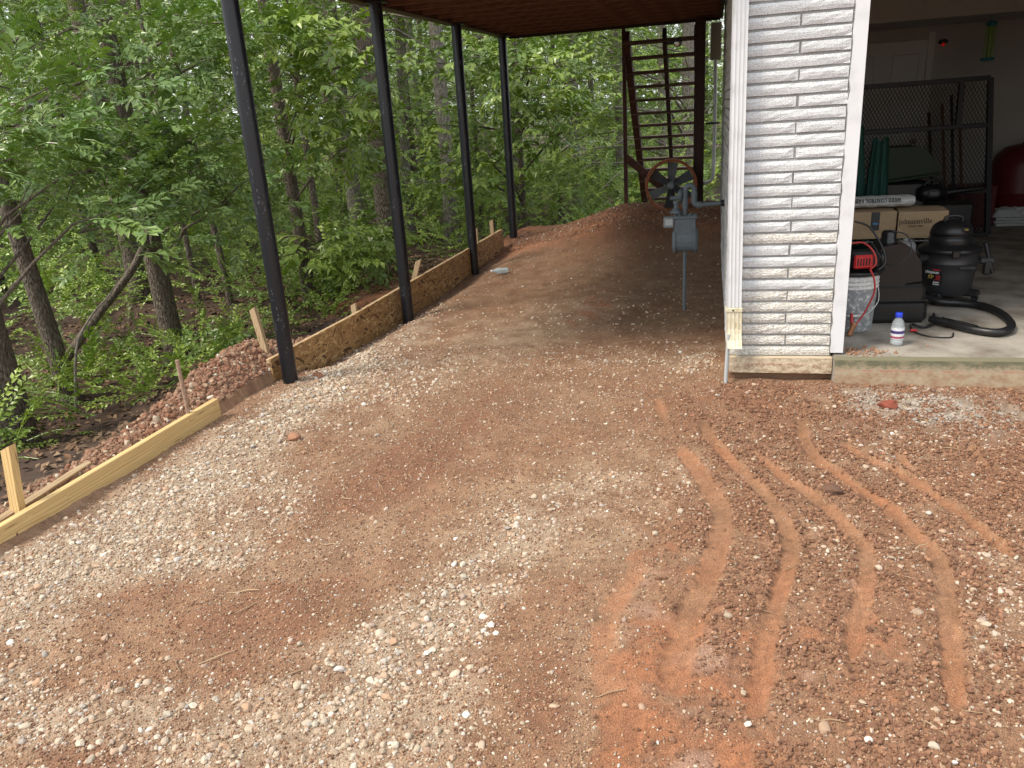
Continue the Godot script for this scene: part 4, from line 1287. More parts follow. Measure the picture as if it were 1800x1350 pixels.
func tree(o: Dictionary) -> void:
	# o: at (x, z), h, r, lean, lo, hi, limbs, reach, kind, per, bright, bark, sprays, label, category, group
	var x: float = o.at[0]
	var z: float = o.at[1]
	var base := Vector3(x, ground_low(x, z) - 0.06, z)
	var t := thing(o.get("name", "forest_tree"), base, 0, o.label, "tree", o.get("group", ""))
	var lean: Vector2 = o.get("lean", Vector2(0, 0))
	var h: float = o.h
	var r: float = o.r
	var pts := []
	var rad := []
	var ph := rng.randf() * 9.0
	var steps := 9
	for k in steps + 1:
		var f := float(k) / steps
		var wob := Vector3(sin(f * 5.0 + ph) * 0.05 + sin(f * 11.0 + ph) * 0.02, 0, cos(f * 4.0 + ph) * 0.05) * minf(h * 0.12, 1.2) * (0.2 + f)
		pts.append(Vector3(lean.x * h * f, h * f - (0.15 if k == 0 else 0.0), lean.y * h * f) + wob)
		rad.append(r * lerpf(1.0, 0.42, f) * (1.35 if k == 0 else 1.0))
	pts.insert(1, (pts[0] as Vector3).lerp(pts[1], 0.28))
	rad.insert(1, r * 1.06)
	var bark: Material = M.bark_pale if o.get("pale", false) else M.bark
	put("trunk", tube_mesh(pts, rad, 14 if r > 0.08 else 8, false), bark, t)
	var on_trunk := func(y: float) -> Vector3:
		for k in pts.size() - 1:
			if y <= pts[k + 1].y: return (pts[k] as Vector3).lerp(pts[k + 1], clampf((y - pts[k].y) / maxf(pts[k + 1].y - pts[k].y, 0.01), 0, 1))
		return pts[-1]
	var bufs := [PackedFloat32Array(), PackedFloat32Array()]
	var st := st_new()
	var kind: int = o.get("kind", 2)
	var bright := rng.randf_range(0.05, 0.6)   # one kind of leaf is yellower than another
	var ends := []
	var dist := Vector2(x, z).length()
	var hi: float = minf(o.hi, 1.45 + dist * 0.165 + 1.6 - base.y)   # crowns above the picture stay thin
	for e in o.get("sprays", []):
		var q: Vector3 = e - base
		ends.append([on_trunk.call(clampf(q.y - 0.2 - rng.randf() * 0.9, 0.8, h)), q, true])
	for k in o.limbs:
		var y: float = lerpf(minf(o.lo, hi - 0.6), hi, (k + rng.randf()) / o.limbs)
		var a := rng.randf() * TAU
		var len: float = o.reach * rng.randf_range(0.55, 1.1)
		var s: Vector3 = on_trunk.call(y)
		ends.append([s, s + Vector3(cos(a) * len, len * rng.randf_range(-0.05, 0.35), sin(a) * len), false])
	for e in ends:
		var s: Vector3 = e[0]
		var q: Vector3 = e[1]
		var d := q - s
		var m1 := s + d * 0.4 + Vector3(rng.randfn(0, 0.07), 0.1, rng.randfn(0, 0.07)) * d.length()
		var m2 := s + d * 0.75 + Vector3(rng.randfn(0, 0.05), 0.08, rng.randfn(0, 0.05)) * d.length()
		var br: float = clampf(0.010 * d.length() + 0.004, 0.007, r * 0.45)
		tube(st, [s, m1, m2, q], [br, br * 0.7, br * 0.45, 0.003], 5, false)
		var per: int = o.per
		var sub := 3 if e[2] else maxi(int(d.length() * 2.2), 2)
		for j in sub:
			var f := 1.0 if j == 0 else rng.randf_range(0.35, 0.95)
			var p: Vector3 = m1.lerp(q, (f - 0.4) / 0.6) if f > 0.4 else s.lerp(m1, f / 0.4)
			var side := d.cross(Vector3.UP).normalized() * rng.randf_range(-0.55, 0.55)
			var tip := p + (side + d.normalized() * 0.2 + Vector3(0, rng.randf_range(-0.15, 0.12), 0)) * minf(d.length(), 1.3) * (0.0 if j == 0 else 1.0)
			if j > 0: tube(st, [p, p.lerp(tip, 0.5) + Vector3(0, 0.03, 0), tip], [br * 0.4, br * 0.3, 0.002], 4, false)
			spray(bufs, tip, d.normalized(), per, o.get("spread", 0.27), kind, bright, o.get("size", 1.0))
	if ends.size() > 0:
		put("branches", done(st), bark, t).set_meta("kind", "stuff")
		var crown := Node3D.new()
		crown.name = "crown"
		t.add_child(crown)
		for k in 2: copies("foliage", SPRIGS[kind * 2 + k], M.leaf, bufs[k], crown).set_meta("kind", "stuff")

func build_wood() -> void:
	for kind in 3:
		for k in 2: SPRIGS.append(sprig_mesh(kind, 11 + kind * 5 + k))
	rng.seed = 2024
	var oak1 := [Vector3(-4.97, 1.76, -5.14), Vector3(-5.03, 1.59, -5.49), Vector3(-5.43, 1.12, -5.53), Vector3(-5.36, 1.07, -6.00), Vector3(-5.19, 1.36, -5.13), Vector3(-4.94, 1.26, -5.78), Vector3(-5.30, 1.46, -5.86), Vector3(-4.64, 0.92, -5.44)]
	var oak2 := [Vector3(-4.91, 1.03, -6.25), Vector3(-4.80, 1.14, -6.71), Vector3(-4.71, 0.82, -7.13), Vector3(-4.75, 0.67, -7.47), Vector3(-4.78, 1.50, -6.54), Vector3(-4.72, 1.38, -6.95), Vector3(-5.38, 1.47, -6.83), Vector3(-4.81, 1.22, -6.33), Vector3(-4.88, 2.18, -7.62), Vector3(-5.24, 2.43, -7.75), Vector3(-5.12, 1.76, -8.18), Vector3(-5.03, 2.58, -8.41)]
	var oak3 := [Vector3(-6.16, 2.51, -7.81), Vector3(-6.08, 2.44, -6.91), Vector3(-5.73, 2.14, -7.58), Vector3(-6.24, 2.29, -6.55)]
	var mid := [Vector3(-4.48, 1.85, -8.99), Vector3(-4.42, 1.48, -9.36), Vector3(-4.38, 1.23, -9.71), Vector3(-4.95, 1.40, -9.77), Vector3(-4.04, 2.07, -9.37), Vector3(-4.96, 2.52, -9.26), Vector3(-4.88, 2.34, -9.63), Vector3(-4.17, 2.44, -9.14), Vector3(-4.92, -0.26, -9.89), Vector3(-4.86, -0.49, -10.26), Vector3(-5.23, -0.10, -10.41), Vector3(-5.00, -0.18, -10.86)]
	var buck := [Vector3(-2.80, 2.14, -11.82), Vector3(-2.46, 2.06, -12.20), Vector3(-2.10, 2.16, -12.58), Vector3(-2.35, 1.49, -12.84), Vector3(-2.55, 1.31, -12.03), Vector3(-2.02, 1.14, -12.44), Vector3(-3.36, 1.47, -12.45), Vector3(-3.67, 1.18, -11.58), Vector3(-4.00, 2.23, -11.79), Vector3(-3.51, 2.34, -12.26), Vector3(-2.51, 1.75, -12.81), Vector3(-3.02, 1.78, -11.92), Vector3(-3.45, 0.38, -12.12), Vector3(-4.02, 0.74, -12.26), Vector3(-3.29, 0.83, -11.69)]
	var rightish := [Vector3(-1.96, 1.34, -15.43), Vector3(-2.19, 2.16, -15.70), Vector3(-1.94, 0.69, -16.03), Vector3(-2.56, 0.27, -16.25), Vector3(-2.02, -0.02, -15.57), Vector3(-2.93, 0.44, -15.73), Vector3(-1.07, 2.10, -16.26), Vector3(-0.61, 1.05, -15.54)]
	tree({at = [-6.15, -5.27], h = 11.0, r = 0.21, lo = 4.6, hi = 10, limbs = 3, reach = 2.4, per = 9, kind = 0, label = "thick ridged trunk at the far left edge of the wood", sprays = oak1, name = "oak_tree"})
	tree({at = [-6.55, -6.46], h = 8.0, r = 0.095, lean = Vector2(-0.05, 0.02), lo = 4.4, hi = 7.5, limbs = 3, reach = 2.0, per = 9, kind = 0, label = "leaning trunk with mossy bark right of the thick left trunk", sprays = oak3, name = "oak_tree"})
	tree({at = [-6.36, -7.97], h = 11.0, r = 0.125, lo = 4.6, hi = 9, limbs = 3, reach = 2.0, per = 14, kind = 0, label = "straight brown trunk with glossy leafy boughs left of the nearest post", sprays = oak2, name = "oak_tree"})
	tree({at = [-5.59, -10.05], h = 11.0, r = 0.095, lo = 4.4, hi = 9, limbs = 4, reach = 2.0, per = 10, kind = 1, label = "slim dark trunk seen just right of the nearest black post", sprays = mid, name = "hickory_tree"})
	tree({at = [-5.27, -12.43], h = 14.0, r = 0.19, lo = 4.4, hi = 12, limbs = 6, reach = 2.6, per = 9, kind = 2, label = "tall furrowed trunk directly left of the second black post", name = "oak_tree"})
	tree({at = [-5.05, -15.18], h = 13.0, r = 0.15, pale = true, lo = 3.6, hi = 12, limbs = 12, reach = 2.8, per = 10, kind = 2, label = "grey trunk just left of the third black post", name = "oak_tree"})
	tree({at = [-2.26, -20.88], h = 12.0, r = 0.13, pale = true, lo = 2.5, hi = 11, limbs = 14, reach = 2.6, per = 12, kind = 2, label = "pale trunk left of the stair, beyond the soil mound", name = "poplar_tree"})
	tree({at = [-3.31, -14.12], h = 9.0, r = 0.06, lo = 1.0, hi = 8, limbs = 8, reach = 1.4, per = 8, kind = 1, label = "thin dark tree with large leaves beside the fourth post", sprays = buck, size = 1.0, name = "buckeye_tree"})
	tree({at = [-0.52, -18.99], h = 12.0, r = 0.17, pale = true, lo = 2.8, hi = 11, limbs = 12, reach = 2.4, per = 10, kind = 2, label = "grey trunk seen through the treads of the open stair", sprays = rightish, name = "poplar_tree"})
	tree({at = [-9.01, -10.72], h = 12.0, r = 0.15, lo = 2.2, hi = 10, limbs = 14, reach = 2.6, per = 11, kind = 2, label = "dark trunk behind the glossy oak boughs at upper left", name = "oak_tree"})
	tree({at = [-6.79, -9.89], h = 7.0, r = 0.05, lean = Vector2(-0.05, 0), lo = 1.6, hi = 6.5, limbs = 10, reach = 1.3, per = 8, kind = 2, label = "crooked sapling leaning left, just left of the nearest post", name = "sapling"})
	tree({at = [-7.01, -13.26], h = 9.0, r = 0.07, lo = 1.4, hi = 8, limbs = 13, reach = 1.8, per = 9, kind = 2, label = "thin trunk midway between the first and second posts", name = "oak_tree"})
	tree({at = [-7.73, -10.45], h = 8.0, r = 0.045, lo = 1.2, hi = 7, limbs = 11, reach = 1.5, per = 9, kind = 2, label = "thin dark sapling between the brown trunk and the nearest post", name = "sapling"})
	tree({at = [-7.19, -15.4], h = 12.0, r = 0.17, pale = true, lo = 2.2, hi = 11, limbs = 14, reach = 2.5, per = 10, kind = 2, label = "grey trunk half hidden left of the tall furrowed trunk", name = "oak_tree"})
	tree({at = [-6.36, -16.84], h = 10.0, r = 0.07, lo = 1.5, hi = 9, limbs = 13, reach = 2.0, per = 10, kind = 2, label = "slender trunk between the second and third posts", name = "oak_tree"})
	tree({at = [-5.3, -18.25], h = 10.0, r = 0.06, lo = 1.5, hi = 9, limbs = 13, reach = 2.0, per = 10, kind = 2, label = "slender trunk just right of the third post", name = "oak_tree"})
	tree({at = [-3.64, -19.67], h = 10.0, r = 0.07, lo = 1.2, hi = 9, limbs = 15, reach = 2.2, per = 11, kind = 2, label = "slender trunk in the bright foliage right of the fourth post", name = "oak_tree"})
	tree({at = [-3.35, -23.77], h = 11.0, r = 0.09, lo = 1.2, hi = 10, limbs = 15, reach = 2.4, per = 11, kind = 2, label = "farther trunk in the bright foliage left of the stair", name = "oak_tree"})
	# trunks deeper in the wood
	var made := 0
	while made < 42:
		var a := deg_to_rad(rng.randf_range(-1.0, 54.0))
		var d := 17.0 + rng.randf() * 26.0
		var x := -sin(a) * d
		var z := -cos(a) * d
		if x > 0.5: continue
		made += 1
		tree({at = [x, z], h = rng.randf_range(9, 14), r = rng.randf_range(0.05, 0.17), lean = Vector2(rng.randfn(0, 0.03), rng.randfn(0, 0.03)), pale = rng.randf() < 0.35, lo = 0.8, hi = 9.5, limbs = 16, reach = rng.randf_range(2.0, 3.2), per = 11, spread = 0.4, size = 1.2, kind = 2, label = "one of the many slender trees deep in the wood", group = "slender trees deep in the wood", name = "forest_tree"})
	# distant foliage that closes the view, and low growth at the edge of the wood
	var far_ := [PackedFloat32Array(), PackedFloat32Array()]
	for k in 1250:
		var a := deg_to_rad(rng.randf_range(-6.0, 60.0))
		var d := 23.0 + 30.0 * sqrt(rng.randf())
		var x := -sin(a) * d
		var z := -cos(a) * d
		var y := lerpf(ground_low(x, z) + 0.2, 1.45 + d * 0.165 + 1.0, rng.randf())
		spray(far_, Vector3(x, y, z), Vector3(rng.randf_range(-1, 1), 0.1, rng.randf_range(-1, 1)).normalized(), 30, 0.75, 2, rng.randf_range(0.05, 0.6), 2.0)
	for k in 2: tag(copies("far_woodland", SPRIGS[4 + k], M.leaf, far_[k]), "mass of bright green foliage far back in the wood", "woodland", "far woodland", "stuff")
	var low := [PackedFloat32Array(), PackedFloat32Array()]
	for k in 1500:
		var x := rng.randf_range(-15.0, 0.0)
		var z := rng.randf_range(-24.0, -3.4)
		if form_edge(z) - x < 2.1 and z > -11.8: continue
		if z > -5.2 and x > -5.6: continue
		if n_low.get_noise_2d(x * 0.6, z * 0.6 + 30.0) < -0.15: continue
		var dd := smoothstep(3.0, 6.0, form_edge(z) - x) if z > -12.0 else smoothstep(-12.0, -14.0, z)
		spray(low, Vector3(x, ground_low(x, z) + rng.randf_range(0.05, 0.25 + 1.1 * dd), z), Vector3(rng.randf_range(-1, 1), 0.8, rng.randf_range(-1, 1)).normalized(), 12, 0.2, 2, rng.randf_range(0.05, 0.6), rng.randf_range(0.8, 1.2))
	for k in 2: tag(copies("undergrowth", SPRIGS[4 + k], M.leaf, low[k]), "low green undergrowth along the edge of the wood", "undergrowth", "undergrowth", "stuff")
	# dead leaves on the forest floor
	var lit := PackedFloat32Array()
	var one := st_new()
	leaf(one, Vector3(-0.04, 0, 0), Vector3.RIGHT, Vector3.UP, 0.085, 0.045, 0.5, 0.2, 0.1)
	var leaf_mesh := done(one)
	for k in 12000:
		var x := rng.randf_range(-11.0, -3.2)
		var z := rng.randf_range(-14.0, -1.5)
		var d := form_edge(z) - x
		if d < 0.75 or rng.randf() > smoothstep(0.6, 1.6, d): continue
		var b := Basis.from_euler(Vector3(rng.randf_range(-0.5, 0.5), rng.randf() * TAU, rng.randf_range(-0.5, 0.5))) * Basis.from_scale(Vector3.ONE * rng.randf_range(0.6, 1.3))
		var c := Color(0.16, 0.085, 0.045).lerp(Color(0.30, 0.20, 0.12), rng.randf()) * rng.randf_range(0.5, 1.1)
		push(lit, b, Vector3(x, ground_low(x, z) + 0.015 + n_low.get_noise_2d(x, z) * 0.018, z), c)
	tag(copies("leaf_litter", leaf_mesh, M.litter, lit), "brown dead leaves over the dark soil beside the wood", "leaf litter", "", "stuff")
	# fallen wood
	var log_ := put("fallen_limb", tube_mesh(smooth_path([Vector3(-7.3, -1.15, -6.9), Vector3(-6.86, -0.52, -7.28), Vector3(-6.62, -0.2, -7.5), Vector3(-6.42, 0.12, -7.72), Vector3(-6.3, 0.55, -7.95), Vector3(-6.35, 1.1, -8.2)], 4), [0.055, 0.053, 0.052, 0.051, 0.05, 0.049, 0.048, 0.047, 0.046, 0.045, 0.044, 0.043, 0.042, 0.044, 0.041, 0.038, 0.034, 0.03, 0.025, 0.02, 0.012], 12), M.bark)
	tag(log_, "thick dark limb leaning up between the two left trunks", "limb")
	var br := put("dead_branch", tube_mesh(smooth_path([Vector3(-6.06, -1.08, -5.97), Vector3(-5.99, -0.62, -6.03), Vector3(-5.93, -0.35, -6.1), Vector3(-5.8, -0.12, -6.22), Vector3(-5.68, 0.02, -6.33), Vector3(-5.58, 0.2, -6.42), Vector3(-5.55, 0.32, -6.45)], 4), [0.014, 0.014, 0.014, 0.014, 0.013, 0.013, 0.013, 0.012, 0.012, 0.012, 0.011, 0.011, 0.01, 0.01, 0.009, 0.008, 0.007, 0.006, 0.005, 0.005, 0.004], 7), M.bark_pale)
	tag(br, "pale bare dead branch curving before the leaning trunk", "branch")

# ---------------------------------------------------------------- things in the garage
func print_on(parent: Node, s: String, size: float, m: Material, at: Transform3D, bold := false, serif := false) -> MeshInstance3D:
	return put("lettering", text_mesh(s, size, 0.0012, bold, serif), m, parent, at)

func cable(parent: Node, called: String, pts: Array, r: float, m: Material) -> MeshInstance3D:
	return put(called, tube_mesh(smooth_path(pts, 7), [r], 8), m, parent)

func build_garage() -> void:
	var bp: StandardMaterial3D = M.black_plastic
	# water bottle
	var b := thing("water_bottle", Vector3(1.10, 0.002, -4.88), 0, "small clear drink bottle with blue cap standing on the slab edge", "bottle")
	put("body", lathe_mesh([[0, 0.003], [0.030, 0.0], [0.036, 0.008], [0.036, 0.03], [0.0345, 0.034], [0.036, 0.04], [0.036, 0.115], [0.034, 0.13], [0.03, 0.145], [0.016, 0.166], [0.015, 0.178]], 22), M.glass_clear, b)
	put("drink", lathe_mesh([[0, 0.005], [0.029, 0.005], [0.033, 0.012], [0.033, 0.11], [0, 0.11]], 20), M.drink, b)
	var lab := put("label_band", lathe_mesh([[0.0366, 0.042], [0.0368, 0.044], [0.0368, 0.107], [0.0366, 0.109]], 26), M.label_white, b)
	put("stripe", lathe_mesh([[0.0371, 0.075], [0.0372, 0.0755], [0.0372, 0.092], [0.0371, 0.0925]], 26), M.label_purple, lab)
	put("fruit_print", lathe_mesh([[0.0371, 0.046], [0.0372, 0.0465], [0.0372, 0.058], [0.0371, 0.0585]], 26), M.label_berry, lab)
	put("cap", lathe_mesh([[0.0195, 0.170], [0.02, 0.172], [0.02, 0.194], [0.018, 0.197], [0, 0.197]], 20), M.blue_cap, b)
	# bucket
	var k := thing("bucket", Vector3(0.895, 0.002, -5.27), 0, "grey plastic bucket with white paint drips behind the jamb", "bucket")
	put("pail", lathe_mesh([[0, 0.0], [0.13, 0.0], [0.133, 0.005], [0.148, 0.27], [0.148, 0.275]], 32), M.bucket_grey, k)
	for y in [0.275, 0.30, 0.325]:
		put("rim", lathe_mesh([[0.148, y], [0.155, y + 0.002], [0.156, y + 0.012], [0.150, y + 0.016]], 32), M.bucket_rim, k)
	put("neck", lathe_mesh([[0.149, 0.275], [0.1505, 0.355], [0.145, 0.36], [0.14, 0.3]], 32), M.bucket_rim, k)
	put("handle", tube_mesh(smooth_path([Vector3(0.15, 0.27, 0.03), Vector3(0.14, 0.19, 0.1), Vector3(0.06, 0.12, 0.155), Vector3(-0.02, 0.115, 0.16), Vector3(-0.1, 0.14, 0.12), Vector3(-0.15, 0.27, 0.03)], 6), [0.0025], 6), M.bucket_rim, k)
	put("grip", tube_mesh([Vector3(-0.04, 0.116, 0.158), Vector3(0.05, 0.118, 0.157)], [0.008], 8), M.bucket_rim, k)
	var lid := put("tray", lathe_mesh([[0, 0], [0.16, 0.0], [0.172, 0.012], [0.172, 0.026], [0.16, 0.022], [0, 0.02]], 28), bp, self, Transform3D(Basis.IDENTITY, Vector3(0.905, 0.364, -5.27)))
	tag(lid, "flat black tray lying on top of the grey bucket", "tray")
	# red charger
	var c := thing("charger", Vector3(0.93, 0.388, -5.22), 0.2, "black and red slotted charger lying on the tray", "charger")
	put("case", box_mesh(Vector3(0.2, 0.12, 0.15), 0.03, Vector3(0.0, 0.062, 0)), bp, c)
	put("face", box_mesh(Vector3(0.115, 0.085, 0.02), 0.014, Vector3(-0.02, 0.066, 0.078)), M.red_plastic, c)
	for q in 5: put("slot", box_mesh(Vector3(0.008, 0.045, 0.004), 0.001, Vector3(-0.055 + q * 0.017, 0.066, 0.0885)), bp, c)
	put("end_cap", lathe_mesh([[0, 0], [0.045, 0], [0.05, 0.01], [0.05, 0.03], [0, 0.035]], 18), bp, c, Transform3D(Basis(Vector3.BACK, -PI / 2), Vector3(0.095, 0.062, 0.01)))
	# jumper cables
	var jc := thing("jumper_cables", Vector3(1.0, 0, -5.2), 0, "red and black jumper cables draped over the bucket with copper clamps", "cables")
	var o := -jc.position
	cable(jc, "red_lead", [Vector3(0.955, 0.42, -5.07) + o, Vector3(0.982, 0.36, -5.07) + o, Vector3(0.99, 0.27, -5.08) + o, Vector3(0.945, 0.14, -5.09) + o, Vector3(0.89, 0.06, -5.07) + o], 0.0055, M.red_rubber)
	cable(jc, "red_lead", [Vector3(0.875, 0.14, -5.095) + o, Vector3(0.877, 0.1, -5.09) + o, Vector3(0.88, 0.06, -5.07) + o], 0.009, M.red_rubber)
	cable(jc, "red_lead", [Vector3(0.84, 0.57, -5.12) + o, Vector3(0.91, 0.575, -5.12) + o, Vector3(0.965, 0.53, -5.09) + o, Vector3(0.985, 0.46, -5.07) + o, Vector3(0.955, 0.42, -5.07) + o], 0.0055, M.red_rubber)
	cable(jc, "black_lead", [Vector3(0.86, 0.70, -5.15) + o, Vector3(0.95, 0.66, -5.17) + o, Vector3(1.02, 0.55, -5.13) + o, Vector3(1.04, 0.46, -5.09) + o, Vector3(1.0, 0.42, -5.06) + o], 0.006, bp)
	cable(jc, "black_lead", [Vector3(0.88, 0.545, -5.2) + o, Vector3(0.96, 0.57, -5.18) + o, Vector3(1.03, 0.47, -5.12) + o, Vector3(1.1, 0.415, -5.2) + o, Vector3(1.17, 0.43, -5.25) + o, Vector3(1.22, 0.5, -5.27) + o, Vector3(1.19, 0.585, -5.3) + o, Vector3(1.11, 0.61, -5.32) + o], 0.0042, bp)
	put("clamp", box_mesh(Vector3(0.03, 0.085, 0.016), 0.005), M.copper, jc, Transform3D(Basis(Vector3.BACK, -0.35), Vector3(0.877, 0.047, -5.055) + o))
	# black tank
	var tk := thing("plastic_tank", Vector3(1.19, 0.002, -5.5), 0.05, "stepped black plastic tank between the bucket and the vacuum cleaner", "tank")
	var st := st_new()
	bx(st, Vector3(0.0, 0.075, 0), Vector3(0.36, 0.15, 0.3), 0.03)
	bx(st, Vector3(-0.005, 0.19, 0), Vector3(0.335, 0.14, 0.28), 0.028)
	prism(st, [Vector2(-0.165, 0.22), Vector2(0.03, 0.22), Vector2(0.035, 0.26), Vector2(0.13, 0.275), Vector2(0.115, 0.40), Vector2(0.05, 0.49), Vector2(-0.02, 0.515), Vector2(-0.12, 0.50), Vector2(-0.16, 0.44)], 0.25, Transform3D(Basis.IDENTITY, Vector3(0, 0, 0.125)))
	put("shell", done(st), M.tank_black, tk)
	put("seam", box_mesh(Vector3(0.352, 0.012, 0.296), 0.004, Vector3(0, 0.152, 0)), M.tank_black, tk)
	put("cap", lathe_mesh([[0.05, 0.5], [0.05, 0.53], [0.045, 0.535], [0.045, 0.57], [0.036, 0.582], [0, 0.584]], 20), M.tank_black, tk, Transform3D(Basis.IDENTITY, Vector3(-0.06, 0, 0)))
	# vacuum cleaner
	var v := thing("shop_vacuum", Vector3(1.645, 0.0, -6.05), 0, "dark grey drum vacuum cleaner with a ribbed hose on the garage floor", "vacuum cleaner")
	st = st_new()
	lathe(st, [[0, 0.055], [0.158, 0.055], [0.163, 0.062], [0.176, 0.20], [0.184, 0.27], [0.189, 0.275], [0.189, 0.283], [0.185, 0.288], [0.190, 0.345], [0.199, 0.35]], 40)
	put("drum", done(st), M.vac_grey, v)
	put("drum_rim", lathe_mesh([[0.19, 0.343], [0.201, 0.347], [0.203, 0.372], [0.196, 0.38], [0.17, 0.388], [0.150, 0.40], [0.136, 0.408]], 40), M.vac_dark, v)
	put("motor_head", lathe_mesh([[0.137, 0.405], [0.139, 0.43], [0.137, 0.452], [0.128, 0.455], [0.128, 0.462], [0.136, 0.466], [0.132, 0.495], [0.118, 0.525], [0.085, 0.55], [0.04, 0.558], [0, 0.559]], 40), M.vac_dark, v)
	put("handle", tube_mesh(smooth_path([Vector3(-0.055, 0.545, 0.02), Vector3(-0.05, 0.58, 0.02), Vector3(0.0, 0.592, 0.02), Vector3(0.05, 0.58, 0.02), Vector3(0.055, 0.545, 0.02)], 5), [0.011], 10), M.vac_dark, v)
	put("latch", box_mesh(Vector3(0.05, 0.05, 0.02), 0.006, Vector3(-0.01, 0.355, 0.203)), M.vac_dark, v)
	put("side_grip", box_mesh(Vector3(0.115, 0.028, 0.022), 0.01, Vector3(0.075, 0.255, 0.178)), M.vac_grey, v)
	put("inlet", tube_mesh([Vector3(-0.17, 0.315, 0.09), Vector3(-0.235, 0.313, 0.125)], [0.034], 16), M.vac_dark, v)
	put("inlet_ring", tube_mesh([Vector3(-0.235, 0.313, 0.125), Vector3(-0.29, 0.312, 0.15)], [0.022], 14), M.vac_dark, v)
	for a in [0.5, 2.1, 3.7, 5.2]:
		var d := Vector3(cos(a), 0, sin(a))
		var ca := put("caster", box_mesh(Vector3(0.11, 0.045, 0.07), 0.012), M.vac_dark, v, Transform3D(Basis(Vector3.UP, -a), d * 0.165 + Vector3(0, 0.06, 0)))
		put("wheel", tube_mesh([Vector3(0.03, -0.037, -0.011), Vector3(0.03, -0.037, 0.011)], [0.022], 14), bp, ca)
	put("tool_holder", box_mesh(Vector3(0.10, 0.045, 0.05), 0.01, Vector3(0.235, 0.28, 0.03)), M.vac_grey, v)
	put("crevice_tool", tube_mesh([Vector3(0.215, 0.40, 0.03), Vector3(0.275, 0.19, 0.05)], [0.017, 0.013], 12), bp, v)
	put("nozzle", box_mesh(Vector3(0.05, 0.10, 0.035), 0.01, Vector3(0.24, 0.23, 0.04)), bp, v)
	# curved label
	var la := PI / 2 + 0.30 + 0.42
	st = st_new()
	for q in 8:
		var a0 := la - 0.32 + 0.64 * q / 8.0
		var a1 := la - 0.32 + 0.64 * (q + 1) / 8.0
		var P := func(a: float, y: float) -> Vector3: return Vector3(cos(a) * (0.1705 + (y - 0.13) * 0.087), y, sin(a) * (0.1705 + (y - 0.13) * 0.087))
		quad(st, P.call(a0, 0.125), P.call(a1, 0.125), P.call(a1, 0.245), P.call(a0, 0.245))
	var lb := put("label", done(st), M.label_black, v)
	var dir := Vector3(cos(la), 0, sin(la))
	var lbas := Basis(Vector3.UP, atan2(dir.x, dir.z))
	var lt := func(x: float, y: float) -> Transform3D:
		var rr := 0.1735 + (y - 0.13) * 0.087 + 0.0018
		var a := la - x / rr
		var dd := Vector3(cos(a), 0, sin(a))
		return Transform3D(Basis(Vector3.UP, atan2(dd.x, dd.z)) * Basis(Vector3.RIGHT, -0.086), dd * rr + Vector3(0, y, 0))
	print_on(lb, "shop", 0.026, M.print_white, lt.call(-0.032, 0.222), true)
	print_on(lb, "vac", 0.026, M.print_white, lt.call(0.018, 0.222), true)
	print_on(lb, "SP", 0.034, M.print_gold, lt.call(-0.018, 0.188), true, true)
	print_on(lb, "10", 0.030, M.print_red, lt.call(0.03, 0.19), true)
	print_on(lb, "gallons", 0.011, M.print_red, lt.call(0.03, 0.172), true)
	print_on(lb, "Super", 0.015, M.print_white, lt.call(0.022, 0.153), true)
	print_on(lb, "Power", 0.015, M.print_white, lt.call(0.022, 0.138), true)
	put("red_bar", box_mesh(Vector3(0.05, 0.006, 0.0015), 0.0), M.print_red, lb, lt.call(0.02, 0.24))
	var bd := put("badge", box_mesh(Vector3(0.05, 0.035, 0.012), 0.005), bp, v, Transform3D(Basis(Vector3.UP, 0.35) * Basis(Vector3.RIGHT, -0.5), Vector3(0.055, 0.51, 0.115)))
	print_on(bd, "3.0", 0.018, M.print_gold, Transform3D(Basis.IDENTITY, Vector3(0, -0.005, 0.0075)), true)
	# ribbed hose
	st = st_new()
	var hp := smooth_path([Vector3(1.46, 0.06, -5.90), Vector3(1.56, 0.035, -5.82), Vector3(1.69, 0.03, -5.79), Vector3(1.800, 0.03, -5.70), Vector3(1.845, 0.03, -5.49), Vector3(1.814, 0.03, -5.213), Vector3(1.707, 0.03, -5.06), Vector3(1.587, 0.03, -5.108), Vector3(1.470, 0.03, -5.267)], 30)
	var hr := []
	for q in hp.size(): hr.append(0.0245 if q % 2 == 0 else 0.0215)
	tube(st, hp, hr, 14)
	put("hose", done(st), bp, v, Transform3D(Basis.IDENTITY, -v.position))
	put("hose_cuff", tube_mesh([Vector3(1.48, 0.03, -5.255) - v.position, Vector3(1.392, 0.035, -5.352) - v.position], [0.0265, 0.022], 14), M.vac_dark, v)
	# thin cords on the floor
	var cd := thing("power_cord", Vector3(1.4, 0, -5.2), 0, "thin black cord with a red plug looping on the slab beside the bottle", "cord")
	cable(cd, "wire", [Vector3(1.27, 0.006, -5.32) - cd.position, Vector3(1.256, 0.006, -5.155) - cd.position, Vector3(1.321, 0.006, -5.046) - cd.position, Vector3(1.428, 0.006, -5.025) - cd.position, Vector3(1.47, 0.006, -5.12) - cd.position], 0.0045, bp)
	cable(cd, "wire", [Vector3(1.27, 0.02, -5.28) - cd.position, Vector3(1.33, 0.012, -5.24) - cd.position, Vector3(1.40, 0.02, -5.31) - cd.position, Vector3(1.43, 0.05, -5.43) - cd.position], 0.008, bp)
	cable(cd, "wire", [Vector3(1.50, 0.006, -5.5) - cd.position, Vector3(1.60, 0.006, -5.37) - cd.position, Vector3(1.65, 0.006, -5.28) - cd.position, Vector3(1.55, 0.006, -5.27) - cd.position], 0.0035, bp)
	put("plug", box_mesh(Vector3(0.04, 0.016, 0.018), 0.005, Vector3(1.255, 0.012, -5.16) - cd.position), M.red_plastic, cd)
